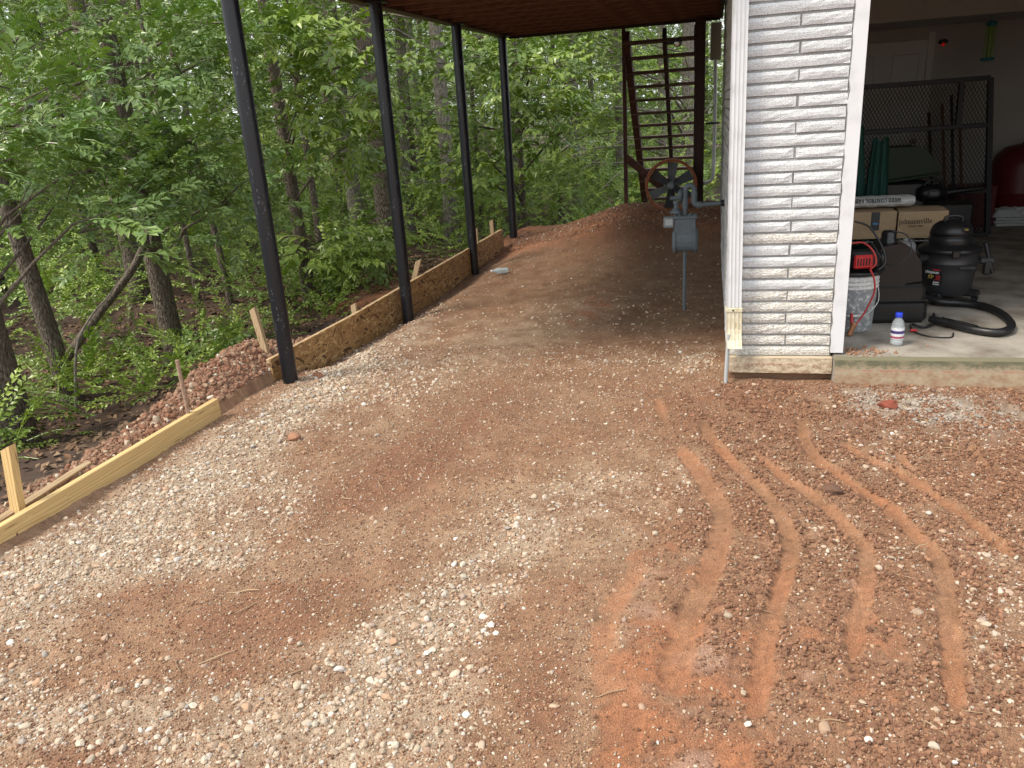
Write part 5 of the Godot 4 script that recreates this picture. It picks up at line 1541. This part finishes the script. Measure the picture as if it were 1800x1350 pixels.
	# rack with cardboard boxes
	var rk := thing("wire_rack", Vector3(1.4, 0, -6.66), 0, "low wire rack carrying the cardboard boxes", "rack")
	for x in [-0.36, 0.36]:
		for z in [-0.2, 0.2]: put("leg", tube_mesh([Vector3(x, 0, z), Vector3(x, 0.355, z)], [0.008], 8), M.grey_wire, rk)
	st = st_new()
	for y in [0.2, 0.35]:
		for q in 19: tube(st, [Vector3(-0.36 + 0.04 * q, y, -0.2), Vector3(-0.36 + 0.04 * q, y, 0.2)], [0.003], 5)
		for q in 2: tube(st, [Vector3(-0.37, y, -0.2 + 0.4 * q), Vector3(0.37, y, -0.2 + 0.4 * q)], [0.005], 5)
	put("wire_shelves", done(st), M.grey_wire, rk)
	var jug := put("jug", lathe_mesh([[0, 0], [0.07, 0], [0.075, 0.02], [0.075, 0.1], [0.05, 0.135], [0.018, 0.145], [0.018, 0.155], [0, 0.155]], 20), M.label_white, self, Transform3D(Basis.IDENTITY, Vector3(1.47, 0.206, -6.55)))
	tag(jug, "whitish plastic jug on the wire rack under the boxes", "jug")
	var b1 := thing("cardboard_box", Vector3(1.22, 0.362, -6.68), 0.04, "open cardboard box sealed with a dark tape strip behind the tank", "box", "cardboard boxes")
	open_box(b1, 0.32, 0.205, 0.30)
	var tp := put("tape", box_mesh(Vector3(0.062, 0.14, 0.002), 0.0, Vector3(0.01, 0.133, 0.152)), M.tape_dark, b1)
	put("swoosh", box_mesh(Vector3(0.036, 0.014, 0.002), 0.0, Vector3(0.012, 0.115, 0.1538)), M.label_blue, tp)
	var b2 := thing("cardboard_box", Vector3(1.575, 0.362, -6.68), -0.05, "cardboard box printed with dark brown lettering behind the vacuum cleaner", "box", "cardboard boxes")
	open_box(b2, 0.34, 0.20, 0.32)
	print_on(b2, "Johnsonville", 0.050, M.print_brown, Transform3D(Basis(Vector3.BACK, 0.03) * Basis.from_scale(Vector3(0.72, 1.0, 1.0)), Vector3(-0.05, 0.125, 0.1642)), true, true)
	print_on(b2, "- SINCE 1945 -", 0.019, M.print_brown, Transform3D(Basis(Vector3.BACK, 0.03), Vector3(-0.045, 0.09, 0.1642)), true)
	# weed fabric
	var wf := thing("fabric_roll", Vector3(1.30, 0.585, -6.66), 0.02, "flattened white roll of weed fabric lying on the cardboard boxes", "fabric roll")
	st = st_new()
	var sec := []
	for q in 16: sec.append(Vector2(cos(TAU * q / 16.0) * 0.085, 0.045 + sin(TAU * q / 16.0) * 0.043))
	var rings := []
	for q in 13:
		var x := -0.30 + 0.52 * q / 12.0
		var ring := []
		for i in 16:
			var w := 1.0 + 0.05 * sin(q * 1.9 + i * 1.3) - (0.25 if q == 0 or q == 12 else 0.0)
			ring.append(Vector3(x, 0.045 + (sec[i].y - 0.045) * w, sec[i].x * w))
		rings.append(ring)
	for q in 12:
		for i in 16: quad(st, rings[q][i], rings[q][(i + 1) % 16], rings[q + 1][(i + 1) % 16], rings[q + 1][i])
	for q in [0, 12]:
		for i in range(1, 15):
			if q == 0: st.add_vertex(rings[q][0]); st.add_vertex(rings[q][i + 1]); st.add_vertex(rings[q][i])
			else: st.add_vertex(rings[q][0]); st.add_vertex(rings[q][i]); st.add_vertex(rings[q][i + 1])
	put("wrapper", done(st), M.wrapper, wf)
	print_on(wf, "WEED CONTROL FABRIC", 0.046, M.print_dark, Transform3D(Basis(Vector3.RIGHT, -0.42) * Basis(Vector3.BACK, PI) * Basis.from_scale(Vector3(0.72, 1, 1)), Vector3(-0.075, 0.062, 0.0855)), true)
	# folded green canvas
	var gc := thing("folded_canvas", Vector3(1.22, 0, -6.98), 0, "dark green folded canvas standing behind the boxes", "canvas")
	for q in 2:
		st = st_new()
		var xs := [[-0.20, 0.07, 1.17, -0.02], [-0.02, 0.20, 1.07, 0.0]][q] as Array
		var n := 14
		var rows := 10
		var G := []
		for j in rows + 1:
			var row := []
			var f := float(j) / rows
			for i in n + 1:
				var u := float(i) / n
				var pin := lerpf(1.0, 0.5 if q == 1 else 0.6, pow(f, 1.4))
				var x: float = lerpf(xs[0], xs[1], 0.5 + (u - 0.5) * pin) + xs[3] * f * 3.0
				var z := 0.025 * sin(u * 17.0 + f * 2.0 + q) * (1.0 - 0.4 * f) + 0.02 * q
				row.append(Vector3(x, xs[2] * f + 0.02 * sin(u * 9.0) * f, z))
			G.append(row)
		for j in rows:
			for i in n:
				quad(st, G[j][i], G[j + 1][i], G[j + 1][i + 1], G[j][i + 1])
				var bk := Vector3(0, 0, -0.05)
				quad(st, G[j][i + 1] + bk, G[j + 1][i + 1] + bk, G[j + 1][i] + bk, G[j][i] + bk)
		put("fold", done(st), M.canvas, gc)
	# mesh gate
	var gt := thing("mesh_gate", Vector3(1.85, 0, -8.7), 0, "black steel framed mesh ramp gate leaning upright in the garage", "gate")
	st = st_new()
	var A := Vector3(-0.95, 1.47, 0.0)
	var B := Vector3(0.69, 1.485, 0.0)
	var Cc := Vector3(0.84, 0.02, 0.0)
	var D := Vector3(-0.95, 0.02, 0.0)
	for s in [[A, B, "rail"], [B, Cc, "upright"], [Vector3(-0.95, 1.05, 0), Vector3(0.735, 1.06, 0), "rail"], [Vector3(-0.95, 0.44, 0), Vector3(0.795, 0.445, 0), "rail"], [D, Cc, "rail"], [A, D, "upright"], [Vector3(0.45, 1.48, 0), Vector3(0.46, 1.05, 0), "upright"]]:
		put(s[2], bar_mesh(s[0], s[1], 0.045 if s[2] == "rail" else 0.05), M.black_steel_dull, gt)
	var q := -1.6
	while q < 2.6:
		for sg in [-1.0, 1.0]:
			# a wire across the panel at 60 degrees
			var p0 := Vector2(q, 0.04)
			var p1 := Vector2(q + sg * 1.44 / tan(1.05), 1.46)
			var lim := func(y: float) -> float: return 0.83 - 0.145 * y / 1.46
			var t0 := 0.0
			var t1 := 1.0
			for it in 20:
				var t := it / 20.0
				var pp := p0.lerp(p1, t)
				if pp.x < -0.94 or pp.x > lim.call(pp.y):
					if sg * (pp.x) < 0: t0 = maxf(t0, t + 0.05)
					else: t1 = minf(t1, t)
			if t1 - t0 > 0.04:
				var e0 := p0.lerp(p1, t0)
				var e1 := p0.lerp(p1, t1)
				tube(st, [Vector3(e0.x, e0.y, -0.012), Vector3(e1.x, e1.y, -0.012)], [0.0028], 4, false)
		q += 0.034
	put("mesh_panel", done(st), M.black_steel_dull, gt)
	# tool handles behind it
	var H := [[2.30, 2.24, 1.18, M.dark_wood, "dark handled tool leaning leftmost behind the mesh gate"], [2.42, 2.36, 1.26, M.handle_wood, "brown handled tool leaning between two dark ones behind the gate"], [2.50, 2.44, 1.34, M.black_plastic, "tallest black handled tool leaning behind the mesh gate"], [2.58, 2.53, 1.2, M.handle_wood, "brown handled tool leaning rightmost behind the mesh gate"]]
	for s in H:
		var h := thing("long_tool", Vector3(s[0], 0, -9.2), 0, s[4], "tool", "long tools behind the gate")
		put("shaft", tube_mesh([Vector3(0, 0.18, 0), Vector3(s[1] - s[0], s[2], -0.35)], [0.015], 10), s[3], h)
		put("blade", box_mesh(Vector3(0.07, 0.2, 0.02), 0.006, Vector3(0.0, 0.1, 0.01)), M.black_steel_dull, h)
	# green tub with a black base
	var tb := thing("green_tub", Vector3(1.80, 0.0, -8.25), 0, "upturned dark green tub on a black crate before the gate", "tub")
	st = st_new()
	prism(st, [Vector2(-0.28, 0.62), Vector2(0.24, 0.68), Vector2(0.26, 0.73), Vector2(0.13, 0.90), Vector2(0.05, 0.93), Vector2(-0.28, 0.93)], 0.3, Transform3D(Basis.IDENTITY, Vector3(0, 0, 0.1)))
	put("tub", done(st), M.green_plastic, tb)
	put("lip", box_mesh(Vector3(0.56, 0.035, 0.36), 0.012), M.green_plastic, tb, Transform3D(Basis(Vector3.BACK, 0.11), Vector3(-0.015, 0.645, -0.05)))
	put("base", box_mesh(Vector3(0.46, 0.6, 0.3), 0.02, Vector3(-0.05, 0.31, -0.05)), bp, tb)
	# blower on a crate
	var cr := put("crate", box_mesh(Vector3(0.42, 0.42, 0.34), 0.02, Vector3(0, 0.21, 0)), bp, self, Transform3D(Basis.IDENTITY, Vector3(2.14, 0, -8.2)))
	tag(cr, "black box crate under the leaf blower", "crate")
	var bl := thing("leaf_blower", Vector3(2.0, 0.422, -8.12), 0, "grey and black leaf blower lying before the gate", "blower")
	put("housing", lathe_mesh([[0, 0], [0.05, 0.0], [0.075, 0.04], [0.078, 0.16], [0.06, 0.22], [0.04, 0.24], [0, 0.24]], 22), M.vac_dark, bl, Transform3D(Basis(Vector3.BACK, -PI / 2 + 0.06), Vector3(-0.12, 0.08, 0)))
	put("shell", box_mesh(Vector3(0.11, 0.07, 0.09), 0.02, Vector3(0.0, 0.09, 0.05)), M.grey_shell, bl)
	put("nozzle", tube_mesh([Vector3(0.1, 0.085, 0), Vector3(0.42, 0.115, 0)], [0.032, 0.022], 14), M.vac_dark, bl)
	put("handle", tube_mesh(smooth_path([Vector3(-0.08, 0.14, 0), Vector3(-0.03, 0.2, 0), Vector3(0.05, 0.2, 0), Vector3(0.1, 0.13, 0)], 4), [0.012], 8), bp, bl)
	# red chest, drum, papers
	var rc := thing("tool_chest", Vector3(2.72, 0, -9.45), 0, "dark red tool chest standing behind the mesh gate", "chest")
	put("cabinet", box_mesh(Vector3(0.40, 0.42, 0.3), 0.01, Vector3(0, 0.215, 0)), M.red_metal, rc)
	for y in [0.12, 0.23, 0.34]: put("drawer", box_mesh(Vector3(0.37, 0.095, 0.012), 0.004, Vector3(0, y, 0.155)), M.red_metal, rc)
	var dr := thing("red_drum", Vector3(3.28, 0, -9.78), 0, "dark red round drum with a domed top by the back wall", "drum")
	put("shell", lathe_mesh([[0, 0.02], [0.28, 0.02], [0.3, 0.05], [0.3, 0.3], [0.305, 0.31], [0.3, 0.32], [0.3, 0.58], [0.27, 0.68], [0.18, 0.77], [0.06, 0.80], [0, 0.80]], 36), M.red_metal, dr)
	put("vent", lathe_mesh([[0.03, 0.79], [0.03, 0.82], [0, 0.825]], 14), bp, dr)
	var np := thing("paper_sack", Vector3(3.08, 0.0, -9.36), 0, "clear sack of folded newspapers on the floor by the back wall", "sack")
	rng.seed = 9
	for j in 4:
		put("newspaper", box_mesh(Vector3(0.34 - 0.01 * j, 0.028, 0.24), 0.006, Vector3(rng.randf_range(-0.015, 0.015), 0.02 + 0.031 * j, rng.randf_range(-0.01, 0.01))), M.newsprint, np, Transform3D(Basis(Vector3.UP, rng.randf_range(-0.05, 0.05)), Vector3.ZERO))
	put("crumpled_top", crumple_mesh(0.38, 0.27), M.newsprint, np, Transform3D(Basis.IDENTITY, Vector3(0, 0.135, 0)))
	# ceiling and wall fittings
	var ez := thing("hanging_lantern", Vector3(2.58, 1.64, -9.0), 0, "green caged tube lantern hanging from the garage ceiling", "lantern")
	put("base", lathe_mesh([[0, 0], [0.06, 0], [0.062, 0.03], [0, 0.032]], 20), M.teal, ez)
	put("cap", lathe_mesh([[0, 0.31], [0.05, 0.31], [0.05, 0.34], [0.02, 0.36], [0, 0.36]], 20), M.teal, ez)
	put("tube", lathe_mesh([[0.018, 0.03], [0.018, 0.31]], 14), M.lantern_green, ez)
	for j in 10: put("cage_bar", tube_mesh([Vector3(cos(TAU * j / 10) * 0.045, 0.03, sin(TAU * j / 10) * 0.045), Vector3(cos(TAU * j / 10) * 0.045, 0.31, sin(TAU * j / 10) * 0.045)], [0.004], 6), M.lantern_green, ez)
	put("hook", tube_mesh([Vector3(0, 0.355, 0), Vector3(0, 0.68, 0)], [0.003], 6), M.grey_wire, ez)
	var sd := thing("wall_sensor", Vector3(2.43, 1.86, -10.09), 0, "small black sensor with a red indicator on the back wall", "sensor")
	put("housing", box_mesh(Vector3(0.09, 0.04, 0.06), 0.012, Vector3(0, 0.03, 0.03)), bp, sd)
	put("indicator_light", lathe_mesh([[0, -0.02], [0.012, -0.014], [0.016, 0.0], [0.016, 0.012]], 14), M.red_glow, sd, Transform3D(Basis.IDENTITY, Vector3(0, 0.005, 0.04)))

func bar_mesh(a: Vector3, b: Vector3, w: float) -> ArrayMesh:
	var d := b - a
	var f := ring_frame(d.normalized())
	return box_mesh(Vector3(w, w, d.length()), 0.004, (a + b) * 0.5, Basis(f[0], f[1], d.normalized()))

func open_box(parent: Node, w: float, h: float, d: float) -> void:
	# a carton of four sides and a bottom, with flaps standing a little open
	var t := 0.005
	put("side", box_mesh(Vector3(w, h, t), 0.001, Vector3(0, h / 2, d / 2)), M.cardboard, parent)
	put("side", box_mesh(Vector3(w, h, t), 0.001, Vector3(0, h / 2, -d / 2)), M.cardboard, parent)
	put("side", box_mesh(Vector3(t, h, d - 2 * t), 0.001, Vector3(w / 2 - t, h / 2, 0)), M.cardboard, parent)
	put("side", box_mesh(Vector3(t, h, d - 2 * t), 0.001, Vector3(-w / 2 + t, h / 2, 0)), M.cardboard, parent)
	put("bottom", box_mesh(Vector3(w - 4 * t, t, d - 4 * t), 0.001, Vector3(0, t, 0)), M.cardboard, parent)
	put("flap", box_mesh(Vector3(w - 0.01, 0.004, d * 0.5), 0.001), M.cardboard, parent, Transform3D(Basis(Vector3.RIGHT, 0.06), Vector3(0, h + 0.002, d * 0.25)))
	put("flap", box_mesh(Vector3(w - 0.01, 0.004, d * 0.5), 0.001), M.cardboard, parent, Transform3D(Basis(Vector3.RIGHT, -0.06), Vector3(0, h + 0.002, -d * 0.25)))

func crumple_mesh(w: float, d: float) -> ArrayMesh:
	var st := st_new()
	var n := 9
	var P := []
	for j in n + 1:
		var row := []
		for i in n + 1:
			var e := 0.0 if (i == 0 or j == 0 or i == n or j == n) else 1.0
			row.append(Vector3(-w / 2 + w * i / n, e * rng.randf_range(0.01, 0.06) - (1.0 - e) * 0.03, -d / 2 + d * j / n))
		P.append(row)
	for j in n:
		for i in n: quad(st, P[j][i], P[j][i + 1], P[j + 1][i + 1], P[j + 1][i])
	return done(st)

func more_materials() -> void:
	var g := func(v: float) -> Color: return Color(v, v, v)
	M.black_plastic = mat(lin(0.011, 0.011, 0.012), 0.4)
	M.tank_black = tri(mat(lin(0.010, 0.010, 0.0105), 0.3), noise_tex(noise(50, 0.01, 5), 256, [[0, g.call(0.8)], [0.5, g.call(1.0)], [0.8, Color(1.0, 1.0, 1.0)], [1, Color(1.0, 0.98, 0.95)]]), Vector3(3, 3, 3))
	M.vac_grey = mat(lin(0.027, 0.027, 0.029), 0.45)
	M.vac_dark = mat(lin(0.011, 0.011, 0.012), 0.38)
	M.grey_shell = mat(lin(0.09, 0.095, 0.1), 0.5)
	M.chrome = mat(lin(0.7, 0.68, 0.62), 0.25, 1.0)
	M.copper = mat(lin(0.45, 0.22, 0.11), 0.45, 0.8)
	M.door_paint = mat(lin(0.62, 0.61, 0.58), 0.6)
	M.red_plastic = mat(lin(0.48, 0.022, 0.025), 0.4)
	M.red_rubber = mat(lin(0.42, 0.03, 0.028), 0.55)
	M.red_metal = mat(lin(0.12, 0.008, 0.010), 0.45)
	M.red_glow = mat(lin(0.4, 0.02, 0.03), 0.4)
	M.red_glow.emission_enabled = true
	M.red_glow.emission = Color(1.0, 0.08, 0.10)
	M.red_glow.emission_energy_multiplier = 0.06
	M.blue_cap = mat(lin(0.012, 0.045, 0.55), 0.4)
	M.label_white = mat(lin(0.66, 0.67, 0.70), 0.5)
	M.label_purple = mat(lin(0.06, 0.035, 0.16), 0.5)
	M.label_berry = mat(lin(0.34, 0.06, 0.10), 0.5)
	M.label_blue = mat(lin(0.05, 0.22, 0.42), 0.5)
	M.label_black = mat(lin(0.012, 0.012, 0.012), 0.4)
	M.print_white = mat(lin(0.7, 0.7, 0.7), 0.6)
	M.print_gold = mat(lin(0.55, 0.38, 0.08), 0.6)
	M.print_red = mat(lin(0.5, 0.03, 0.03), 0.6)
	M.print_brown = mat(lin(0.055, 0.03, 0.02), 0.8)
	M.print_dark = mat(lin(0.02, 0.03, 0.03), 0.7)
	M.drink = mat(Color(0.9, 0.93, 0.95, 0.3), 0.1)
	M.drink.transparency = BaseMaterial3D.TRANSPARENCY_ALPHA
	M.glass_haze = mat(Color(0.85, 0.93, 0.96, 0.5), 0.2)
	M.glass_haze.transparency = BaseMaterial3D.TRANSPARENCY_ALPHA
	M.bucket_grey = tri(mat(Color.WHITE, 0.6), noise_tex(noise(51, 0.025, 5), 512, [[0, Color(0.16, 0.17, 0.18)], [0.5, Color(0.25, 0.265, 0.28)], [0.66, Color(0.30, 0.31, 0.32)], [0.72, Color(0.66, 0.65, 0.62)], [1, Color(0.7, 0.69, 0.66)]]), Vector3(2.6, 1.8, 2.6))
	M.bucket_rim = tri(mat(Color.WHITE, 0.55), noise_tex(noise(52, 0.03, 5), 256, [[0, Color(0.28, 0.28, 0.28)], [0.45, Color(0.56, 0.56, 0.55)], [1, Color(0.74, 0.73, 0.70)]]), Vector3(6, 6, 6))
	M.grey_wire = mat(lin(0.3, 0.3, 0.3), 0.5, 0.6)
	M.cardboard = tri(mat(Color.WHITE, 0.85), noise_tex(noise(53, 0.01, 5), 256, [[0, Color(0.36, 0.25, 0.145)], [1, Color(0.47, 0.34, 0.21)]]), Vector3(2, 4, 2))
	M.tape_dark = mat(lin(0.02, 0.025, 0.03), 0.4)
	M.wrapper = tri(mat(Color.WHITE, 0.55), noise_tex(noise(54, 0.02, 5), 256, [[0, Color(0.40, 0.42, 0.41)], [0.5, Color(0.56, 0.58, 0.57)], [1, Color(0.70, 0.71, 0.70)]]), Vector3(4, 4, 4))
	M.canvas = tri(mat(lin(0.016, 0.075, 0.058), 0.85), noise_tex(noise(55, 0.02, 4), 256, [[0, g.call(0.8)], [1, g.call(1.0)]]), Vector3(4, 4, 4))
	M.black_steel_dull = mat(lin(0.012, 0.012, 0.014), 0.5)
	M.handle_wood = mat(lin(0.16, 0.07, 0.03), 0.7)
	M.green_plastic = mat(lin(0.012, 0.028, 0.010), 0.6)
	M.newsprint = tri(mat(Color.WHITE, 0.8), noise_tex(noise(56, 0.09, 3), 256, [[0, Color(0.16, 0.19, 0.23)], [0.42, Color(0.42, 0.44, 0.45)], [0.6, Color(0.58, 0.59, 0.58)], [1, Color(0.62, 0.62, 0.60)]]), Vector3(4, 4, 4))
	M.teal = mat(lin(0.02, 0.16, 0.17), 0.4)
	M.lantern_green = mat(lin(0.20, 0.34, 0.06), 0.4)
	M.rust_pale = tri(mat(Color.WHITE, 0.9), noise_tex(noise(57, 0.03, 5), 256, [[0, Color(0.16, 0.08, 0.05)], [0.5, Color(0.30, 0.19, 0.13)], [1, Color(0.48, 0.36, 0.27)]]), Vector3(8, 8, 8))
	M.meter_light = mat(lin(0.20, 0.23, 0.24), 0.5)
	M.fan_dark = mat(lin(0.06, 0.065, 0.07), 0.5)
	M.pvc_cream = mat(lin(0.42, 0.40, 0.30), 0.6)
	M.edge_metal = mat(lin(0.10, 0.075, 0.055), 0.6)
	M.deck_wood_dark = M.dark_wood
	M.stair_red_shaded = tri(mat(Color.WHITE, 0.85), noise_tex(noise(59, 0.02, 5), 256, [[0, Color(0.03, 0.012, 0.009)], [0.5, Color(0.065, 0.024, 0.016)], [1, Color(0.12, 0.05, 0.034)]]), Vector3(4, 0.6, 4))  # deck wood darkened: the shade of the stair's silhouette is in the colour
	M.board_wood_shaded = tri(mat(Color.WHITE, 0.85), noise_tex(noise(60, 0.02, 5), 256, [[0, Color(0.04, 0.018, 0.012)], [0.5, Color(0.085, 0.036, 0.022)], [1, Color(0.14, 0.066, 0.04)]]), Vector3(0.5, 5, 5))  # darker than the joists: the shade between them is put into the colour
	M.stair_wood = tri(mat(Color.WHITE, 0.85), noise_tex(noise(58, 0.02, 5), 256, [[0, Color(0.05, 0.026, 0.020)], [0.5, Color(0.11, 0.065, 0.048)], [1, Color(0.20, 0.13, 0.10)]]), Vector3(0.6, 5, 5))

# ---------------------------------------------------------------- scene
func _ready() -> void:
	# camera
	var cam := Camera3D.new()
	cam.name = "camera"
	cam.fov = 52.42
	cam.near = 0.05
	cam.far = 600.0
	cam.transform = Transform3D(Basis(Vector3.UP, deg_to_rad(14.79)) * Basis(Vector3.RIGHT, deg_to_rad(-19.08)) * Basis(Vector3.BACK, deg_to_rad(-3.843)), Vector3(0, 1.451, 0))
	add_child(cam)
	cam.current = true
	# sky: bright, thinly overcast
	var sky_m := ProceduralSkyMaterial.new()
	sky_m.sky_top_color = Color(0.88, 0.91, 0.94)
	sky_m.sky_horizon_color = Color(0.95, 0.96, 0.96)
	sky_m.sky_curve = 0.2
	sky_m.sky_energy_multiplier = 1.0
	sky_m.ground_bottom_color = Color(0.25, 0.2, 0.16)
	sky_m.ground_horizon_color = Color(0.6, 0.6, 0.58)
	var sky := Sky.new()
	sky.sky_material = sky_m
	var env := Environment.new()
	env.background_mode = Environment.BG_SKY
	env.sky = sky
	env.background_energy_multiplier = 0.64
	env.tonemap_mode = Environment.TONE_MAPPER_LINEAR
	env.tonemap_exposure = 2.9
	env.sdfgi_enabled = true
	env.ssao_enabled = true
	env.ssil_enabled = true
	var we := WorldEnvironment.new()
	we.name = "environment"
	we.environment = env
	add_child(we)
	# the veiled sun, high to the left and a little behind the camera
	var sun := DirectionalLight3D.new()
	sun.name = "sun"
	sun.light_energy = 0.5
	sun.light_color = Color(1.0, 0.96, 0.90)
	sun.light_angular_distance = 18.0
	sun.shadow_enabled = true
	add_child(sun)
	sun.look_at_from_position(Vector3.ZERO, Vector3(0.50, -0.80, -0.34), Vector3.UP)

	n_low = noise(3, 0.9, 3)
	n_mid = noise(4, 5.0, 3)
	n_fine = noise(5, 30.0, 3)
	n_crumb = noise(6, 16.0, 2, FastNoiseLite.TYPE_CELLULAR)
	n_crumb.cellular_return_type = FastNoiseLite.RETURN_DISTANCE2_SUB
	make_materials()
	more_materials()
	paint_maps()
	build_ground()
	build_house()
	build_deck()
	build_stair()
	build_wood()
	build_forms()
	build_downspout()
	build_meter()
	build_garage()
	scatter_stones()
